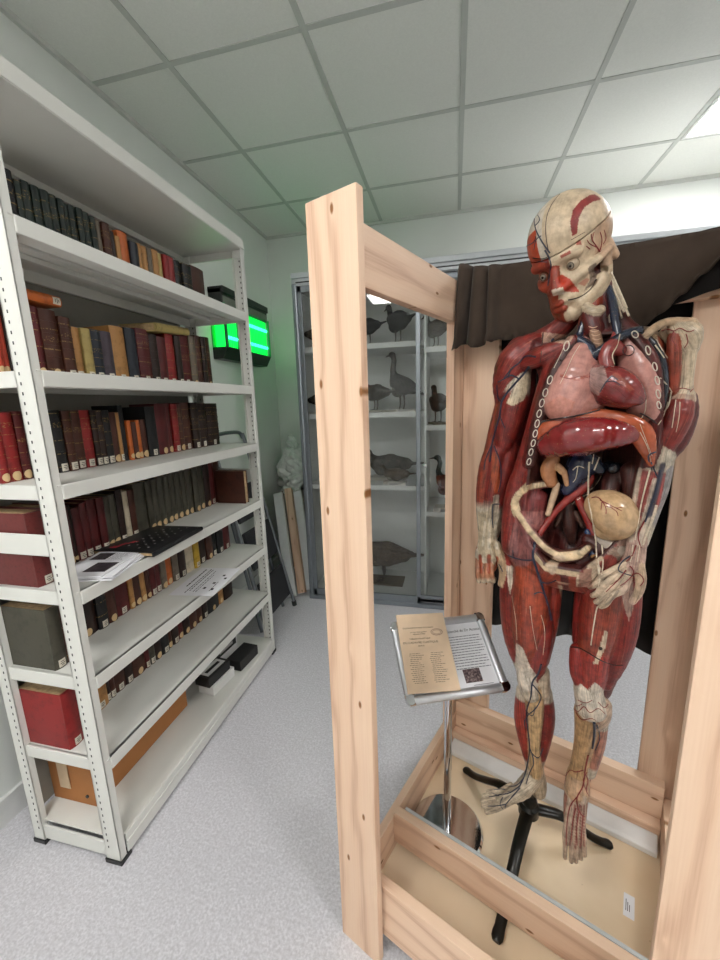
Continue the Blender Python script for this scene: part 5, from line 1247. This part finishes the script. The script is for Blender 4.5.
H.ball((0, -.066, -.078), (.034, .03, .022), .008, col=HB)
H.ball((0, -.078, -.112), (.02, .016, .015), .008, col=HB)
hl([(-.028, -.078, -.088), (-.012, -.093, -.083), (0, -.097, -.08)], .006, HF, .004)
hl([(-.026, -.078, -.096), (-.012, -.091, -.096), (0, -.093, -.094)], .007, HF, .004)
hl([(.052, -.026, -.076), (.040, -.05, -.090), (.024, -.068, -.101)], .016)
# the bared jaw: slot between the tooth rows at the right side
hl([(.006, -.104, -.0875), (.028, -.088, -.086), (.048, -.055, -.078), (.058, -.025, -.068)], .0035, None, .002, op='cut')
hl([(.045, -.035, -.058), (.058, -.012, -.064)], .0075, None, .004, op='cut')
for s in (-1, 1): H.ball((s*.085, -.03, -.004), (.018, .03, .03), .012, 'cut')
hl([(.066, .02, -.02), (.07, .024, -.05)], .009, '#b59c80'); hl([(-.066, .02, -.02), (-.07, .024, -.05)], .009, HF)
ax = [H.lo[i]+H.h*np.arange(H.n[i]) for i in range(3)]; GXh, GYh, GZh = np.meshgrid(*ax, indexing='ij')
cutp = GZh-(.012+(GYh+.088)*.146)
def head_mesh(name, g):
    me = H.mesh(name, g); v = verts_of(me); c_, f_ = limb_colours(H, v)
    x, y, z = v.T; zc_ = z-(.012+(y+.088)*.146)
    wob = .004*np.sin(z*120)+.003*np.sin(y*150)
    # flayed half of the face, veined half of the crown
    flesh = (x < -.002+wob*.3) & (zc_ < .0)
    c_[flesh] = np.array(hexc('#8a3522'))
    c_[(x < -.002) & (x > -.012) & (zc_ < 0) & (y < -.07) & (z > -.05)] = np.array(hexc('#7c2a22'))
    cap = (zc_ >= 0) & (x < -.006); c_[cap] = np.array(hexc('#bfb6a8'))
    low = (zc_ >= 0) & (x < -.020) & (zc_ < .050+.012*np.sin(y*60)); c_[low] = np.array(hexc('#a33f24'))
    side = (x > .05) & (zc_ < 0) & (y > -.03) & (z > -.06); c_[side] = np.array(hexc('#b79a80'))
    return me, v, c_, f_
EXTRA = []
def head_part(name, g, label, polys):
    me, v, c_, f_ = head_mesh(name, g); w = (v@HR.T+HP).astype(np.float32); me.vertices.foreach_set('co', w.ravel()); me.update()
    tr = tree(me); painter(polys)(c_, w, normals_of(me), tr); TREES.append(tr)
    set_attr(me, 'Col', c_); set_attr(me, 'Fib', f_); return add_part(name, me, BONEM, label)
head_part('skull', np.maximum(H.g, (cutp+.0008).astype(np.float32)), 'half flayed, half bare-boned face', [
    ([(555, 280), (561, 274), (570, 279), (580, 292), (572, 292), (560, 291)], '#a4331d', 1.), ([(560, 256), (570, 250), (571, 253), (561, 259)], '#8c2f22', .9), ([(575, 241), (580, 240), (582, 245), (577, 245)], '#8c2f22', .9),
    ([(551, 290), (563, 287), (564, 294), (553, 296)], '#d6c9b4', 1.), ([(567, 300), (580, 297), (592, 286), (593, 289), (582, 300), (569, 303)], '#d2c2a6', .9),
    ([(588, 268), (596, 262), (598, 272), (594, 284), (584, 291), (590, 280)], '#55433a', .8), ([(585, 286), (590, 279), (586, 278), (578, 284)], '#a9503c', .6)])
head_part('skull_cap', np.maximum(H.g, (-cutp+.0008).astype(np.float32)), 'lift-off skull cap with a red curved band', [
    ([(572, 236), (570, 222), (573, 210), (580, 201), (590, 195), (600, 193), (602, 199), (592, 202), (584, 208), (579, 218), (577, 234)], '#7e2b28', 1.)])
for s in (-1, 1):
    bm = bmesh.new(); bmesh.ops.create_uvsphere(bm, u_segments=24, v_segments=16, radius=.0128)
    bmesh.ops.rotate(bm, verts=bm.verts, cent=(0, 0, 0), matrix=Matrix.Rotation(PI/2, 3, 'X'))
    pos = HR@np.array([s*.030, -.0675, -.020])+HP-OFF
    o = obj('eyeball', bm, mat('eye_white', '#a3917a', .25, var=.05) if s > 0 else mat('eye_red', '#74432f', .3, var=.1), fig, True); o.location = pos; o.rotation_euler = Matrix(HR).to_euler()
    o['label'] = 'painted glass-like eye'
    for r0, r1, cc, nm in ((.0, .0026, '#14110f', 'pupil'), (.0026, .0062, '#6f665a', 'iris'), (.0062, .0071, '#2a221d', 'iris_ring')):
        bm = bmesh.new(); rr = [0 if r0 == 0 else r0, (r0+r1)/2, r1]; lathe([(r_, math.sqrt(.0131**2-r_*r_)) for r_ in rr], 24, bm)
        bmesh.ops.rotate(bm, verts=bm.verts, cent=(0, 0, 0), matrix=Matrix.Rotation(PI/2, 3, 'X')); obj(nm, bm, mat('eye_'+nm, cc, .2, var=.02), o, True)
# ---------------------------------------------------------------- vessels, nerves and rib ends on the surface
def line_mat(name, col, rough=.35): return mat(name, col, rough, var=.2, scale=200)
VEIN = line_mat('vein_blue', '#252b3d'); ART = line_mat('artery_red', '#7c2422'); NERVE = line_mat('nerve_cream', '#cdbfa8'); SEAM = line_mat('seam_dark', '#2a1714'); RIBW = line_mat('rib_white', '#d4cabb')
def surf_line(px_pts, r, n=4, lift=.4, trees=None):
    out = []; last = None
    for x, y in spline([(a, b) for a, b in px_pts], n):
        h_ = hit(x, y, trees or TREES)
        if h_ is None: continue
        if last is not None and abs(h_[2]-last) > .045: continue
        last = h_[2]; out.append(h_[0]+h_[1]*r*lift)
    if len(out) < 2: return None
    a = np.array(out); 
    if len(a) > 3: a[1:-1] = (a[:-2]+a[1:-1]*2+a[2:])/4
    return a-OFF
def line(name, px_pts, r, m, label=None, n=4, trees=None, lift=.4):
    a = surf_line(px_pts, r, n, lift, trees)
    if a is None: return
    k = len(a); R = [r*(1-.35*i/k) for i in range(k)]
    o = obj(name, tubem([tuple(q) for q in a], R, 6), m, fig, True)
    if label: o['label'] = label
VB = .0021
for pts, r in (([(553, 339), (545, 348), (535, 358), (529, 367), (520, 378), (508, 392), (502, 402), (500, 416), (496, 430), (492, 445), (490, 462)], .0030), ([(536, 357), (526, 356), (519, 363), (511, 369), (508, 377)], VB), ([(519, 379), (511, 375), (504, 379), (498, 382)], VB),
               ([(511, 369), (504, 378)], .0016), ([(502, 402), (498, 398), (497, 385)], .0018), ([(500, 416), (503, 424), (505, 428)], .0015), ([(492, 445), (486, 458), (484, 470)], .0018), ([(494, 446), (500, 462), (501, 480), (498, 492)], .0018), ([(494, 504), (500, 504)], .0016), ([(493, 504), (492, 518), (493, 528)], .0018),
               ([(499, 564), (503, 572)], .0014),
               ([(535, 542), (533, 556), (538, 572), (543, 590), (548, 606), (551, 620)], .0034), ([(533, 560), (524, 560), (515, 558), (508, 555)], VB), ([(541, 582), (549, 583), (556, 580)], .0017), ([(534, 594), (540, 592), (545, 595)], .0017), ([(513, 558), (513, 550)], .0014),
               ([(541, 664), (538, 674), (532, 682), (531, 696), (527, 710), (528, 728), (530, 748), (528, 762), (525, 775), (520, 786)], .0024), ([(532, 684), (537, 690), (541, 697), (536, 708), (529, 714)], .0019), ([(529, 714), (524, 722), (526, 728)], .0014), ([(531, 752), (538, 758), (543, 748)], .0019), ([(530, 748), (534, 762), (530, 772), (526, 784)], .0018),
               ([(527, 712), (533, 716), (535, 706)], .0013), ([(520, 786), (510, 793), (499, 795), (489, 797)], .0017), ([(520, 788), (512, 797), (506, 804), (505, 808)], .0017), ([(511, 793), (503, 789), (494, 790)], .0014), ([(503, 797), (500, 804), (503, 809)], .0013), ([(499, 796), (492, 793)], .0012), ([(506, 804), (497, 806), (488, 806)], .0014), ([(524, 778), (516, 786), (505, 786), (497, 788)], .0015),
               ([(594, 722), (594, 734), (592, 748)], .0034), ([(597, 725), (600, 738), (595, 750)], .0014), ([(630, 556), (622, 562), (618, 570), (626, 574), (634, 576)], .0016), ([(655, 452), (648, 456), (652, 470)], .0018), ([(660, 470), (656, 490), (650, 508), (645, 522)], .0028), ([(651, 462), (656, 474), (659, 480)], .0017),
               ([(612, 376), (606, 382), (600, 392)], .0014), ([(606, 382), (614, 381), (620, 385)], .0012), ([(612, 376), (618, 380)], .0011),
               ([(550, 253), (541, 240), (535, 226), (536, 212), (545, 199), (552, 192)], .0016), ([(535, 226), (540, 220), (537, 214)], .0012), ([(545, 250), (551, 262), (550, 274), (548, 286)], .0017), ([(527, 246), (534, 242), (536, 236)], .0012), ([(541, 236), (536, 240), (534, 250)], .0012), ([(537, 262), (547, 262)], .0012)):
    line('vein', pts, r, VEIN)
for pts, r in (([(588, 755), (585, 770), (583, 786), (577, 797), (578, 808), (582, 815), (586, 817)], .0017), ([(583, 770), (576, 772), (570, 770), (566, 776)], .0013), ([(584, 772), (588, 780), (586, 790), (589, 796)], .0013), ([(576, 808), (573, 820), (571, 840)], .0014), ([(579, 812), (577, 826), (577, 845)], .0014), ([(583, 815), (582, 830), (581, 846)], .0013), ([(577, 797), (570, 806), (567, 824), (566, 845)], .0014), ([(586, 790), (583, 780), (587, 772)], .0011),
               ([(571, 705), (578, 712), (584, 706), (590, 713), (598, 708), (605, 714)], .0012), ([(576, 712), (582, 720), (592, 718), (600, 724)], .0012), ([(570, 699), (576, 706), (582, 704)], .001), ([(598, 702), (604, 708), (608, 704)], .001), ([(578, 700), (586, 703), (592, 700)], .001),
               ([(592, 498), (597, 497), (602, 501), (606, 508), (606, 514)], .0013), ([(600, 500), (608, 504), (616, 508), (622, 507)], .0011), ([(606, 506), (612, 508), (617, 512), (618, 516)], .001), ([(602, 502), (601, 510)], .0009), ([(616, 508), (622, 511)], .0009),
               ([(662, 331), (668, 329), (674, 331), (680, 328), (688, 332), (694, 330)], .0013), ([(674, 331), (672, 340), (677, 346), (675, 352)], .0011), ([(686, 334), (688, 342), (684, 348)], .001), ([(676, 390), (682, 388), (690, 390)], .0011), ([(690, 392), (694, 388)], .0011),
               ([(632, 575), (638, 573), (644, 580), (640, 586)], .0013), ([(630, 566), (634, 572), (628, 580), (620, 586)], .0014), ([(626, 570), (618, 580), (606, 592)], .0013), ([(636, 545), (632, 556), (626, 562)], .0015), ([(645, 520), (638, 535), (641, 548)], .0016), ([(652, 478), (646, 492), (640, 512)], .0015),
               ([(600, 252), (596, 246), (592, 240), (591, 234)], .0013), ([(596, 247), (590, 244), (587, 240)], .001), ([(600, 250), (602, 240), (600, 232)], .0011), ([(592, 240), (594, 232)], .0009), ([(603, 244), (606, 238), (604, 230)], .0009), ([(590, 249), (586, 246)], .0009),
               ([(618, 384), (624, 386), (630, 393)], .0009), ([(612, 387), (620, 392), (626, 399)], .0009), ([(560, 376), (570, 379), (580, 376), (588, 378)], .0007), ([(578, 568), (581, 590), (584, 602)], .0009)):
    line('artery', pts, r, ART)
for pts, r in (([(589, 462), (588, 480), (589, 500), (593, 520), (596, 540), (597, 562), (600, 580)], .0021), ([(598, 606), (596, 612), (593, 630), (591, 645)], .0018), ([(572, 504), (580, 498), (588, 494)], .0016), ([(594, 470), (598, 460), (601, 452)], .0018), ([(592, 464), (594, 452)], .0014), ([(573, 470), (578, 466), (584, 468)], .0012), ([(578, 466), (576, 478), (573, 482)], .0011), ([(590, 490), (598, 482), (602, 474)], .0016),
               ([(646, 400), (645, 412), (640, 420)], .001), ([(655, 345), (660, 352), (664, 358)], .0014), ([(656, 340), (662, 350), (668, 358)], .0013), ([(660, 378), (668, 386), (672, 392)], .0013), ([(671, 392), (669, 405), (664, 412)], .0014), ([(668, 402), (664, 415), (658, 425)], .0011), ([(676, 400), (674, 415), (672, 428)], .0009), ([(680, 402), (679, 418), (676, 432)], .0009),
               ([(650, 470), (644, 492), (639, 515), (635, 540)], .0018), ([(656, 505), (652, 520), (646, 534), (643, 545)], .0026), ([(602, 545), (603, 560), (602, 575)], .0016), ([(598, 560), (600, 575), (598, 588)], .0012), ([(633, 545), (632, 556), (630, 562)], .0014), ([(640, 545), (638, 556), (637, 562)], .0012),
               ([(530, 606), (533, 630), (537, 650)], .0007), ([(541, 615), (545, 632), (543, 655)], .0008), ([(512, 596), (516, 620), (517, 640)], .0007), ([(614, 364), (612, 355), (617, 346), (620, 334)], .0012), ([(580, 345), (573, 356), (566, 372), (560, 384)], .0008), ([(566, 342), (560, 356), (554, 368)], .0008),
               ([(640, 432), (648, 448), (651, 462)], .0007), ([(640, 424), (646, 440), (652, 456)], .0006)):
    line('nerve', pts, r, NERVE)
for pts, r in (([(571, 647), (580, 648), (590, 654), (602, 661), (614, 665), (623, 665)], .0017), ([(543, 333), (542, 345), (541, 358), (539, 370)], .0012), ([(541, 422), (560, 418), (580, 415), (600, 410)], .0022), ([(640, 413), (650, 418), (657, 424)], .0018), ([(538, 444), (550, 430), (568, 423), (590, 419)], .0010), ([(533, 258), (543, 259), (549, 256)], .0012), ([(548.5, 251), (546, 236), (546.5, 218), (552, 204), (560, 194)], .0009), ([(571, 240), (585, 232)], .0006), ([(568, 300), (580, 297), (591, 289), (596, 279)], .0013)):
    line('seam', pts, r, SEAM)
bm = None
for x, y, w, h_ in ((566.5, 346, 2.6, 5), (550, 380, 2.4, 4.2), (545.5, 392.5, 2.4, 4), (542, 403, 2.3, 4), (539.3, 413.5, 2.2, 3.8), (537.2, 423.5, 2.1, 3.8), (535.3, 433.5, 2.1, 3.6), (533.3, 443, 2, 3.4), (531, 452, 2, 3.4), (529, 461.5, 2, 3.2),
                    (635, 334.5, 3.2, 3.4), (648, 350.5, 2.3, 4.4), (654.7, 366.7, 2.2, 4.2), (657, 380.5, 2.1, 4.2), (658, 394, 2, 4.2), (658.6, 405, 1.9, 3.6)):
    c_ = hit(x, y, TREES)
    if c_ is None: continue
    pts = []
    for k in range(15):
        a = 2*PI*k/14; q = hit(x+w*math.cos(a)+.25*h_*math.sin(-a)*(1 if x < 600 else -1)*.8, y+h_*math.sin(a), TREES)
        p_ = q[0] if q is not None and abs(q[2]-c_[2]) < .012 else c_[0]+(at(x+w*math.cos(a), y+h_*math.sin(a), c_[0][1])-c_[0])
        pts.append(tuple(p_+c_[1]*.0008-OFF))
    obj('rib_end', tubem(pts, .0011, 5), RIBW, fig, True)
for (x0, y0, x1, y1, x2, y2, r) in ((606, 268, 614, 290, 624, 312, 1.1), (608, 272, 618, 292, 629, 316, 1.1), (607, 280, 614, 296, 620, 310, 1.0), (605, 284, 611, 298, 617, 318, 1.1), (609, 268, 617, 285, 627, 308, .9), (604, 290, 608, 304, 610, 322, 1.0), (608, 278, 612, 288, 622, 318, .8), (607, 264, 611, 268, 612, 274, .8)):
    P, R = L([(x0, y0, .418, r), (x1, y1, .412, r), (x2, y2, .395, r)]); obj('neck_nerve', tubem([tuple(np.array(p)-OFF) for p in spline([tuple(p) for p in P], 5)], R[0]*1.0, 6), NERVE, fig, True)
q = hit(628.5, 350.5, TREES)
if q is not None:
    pts = []
    for k in range(21):
        h2 = hit(628.5+5.8*math.cos(2*PI*k/20), 350.5+5.2*math.sin(2*PI*k/20), TREES); pts.append(tuple((h2 or q)[0]+(h2 or q)[1]*.0006-OFF))
    obj('wire_ring', tubem(pts, .0009, 5), SEAM, fig, True)
for x, y, r in ((600.5, 648.5, .0042), (560.5, 360, .0032)):
    q = hit(x, y, TREES)
    if q is not None:
        bm = bmesh.new(); bmesh.ops.create_icosphere(bm, subdivisions=2, radius=r); o = obj('fastener', bm, SEAM, fig, True); o.location = q[0]-OFF; o['label'] = 'dark fastening pin'
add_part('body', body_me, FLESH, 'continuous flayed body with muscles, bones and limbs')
for y_ in (327, 331, 335, 339, 343):
    x_ = 592.5+(y_-325)*.3; line('windpipe_ring', [(x_-4.2, y_-.6), (x_, y_+.8), (x_+4.2, y_-.6)], .0012, mat('ring_cream', '#c6a58c', .45))
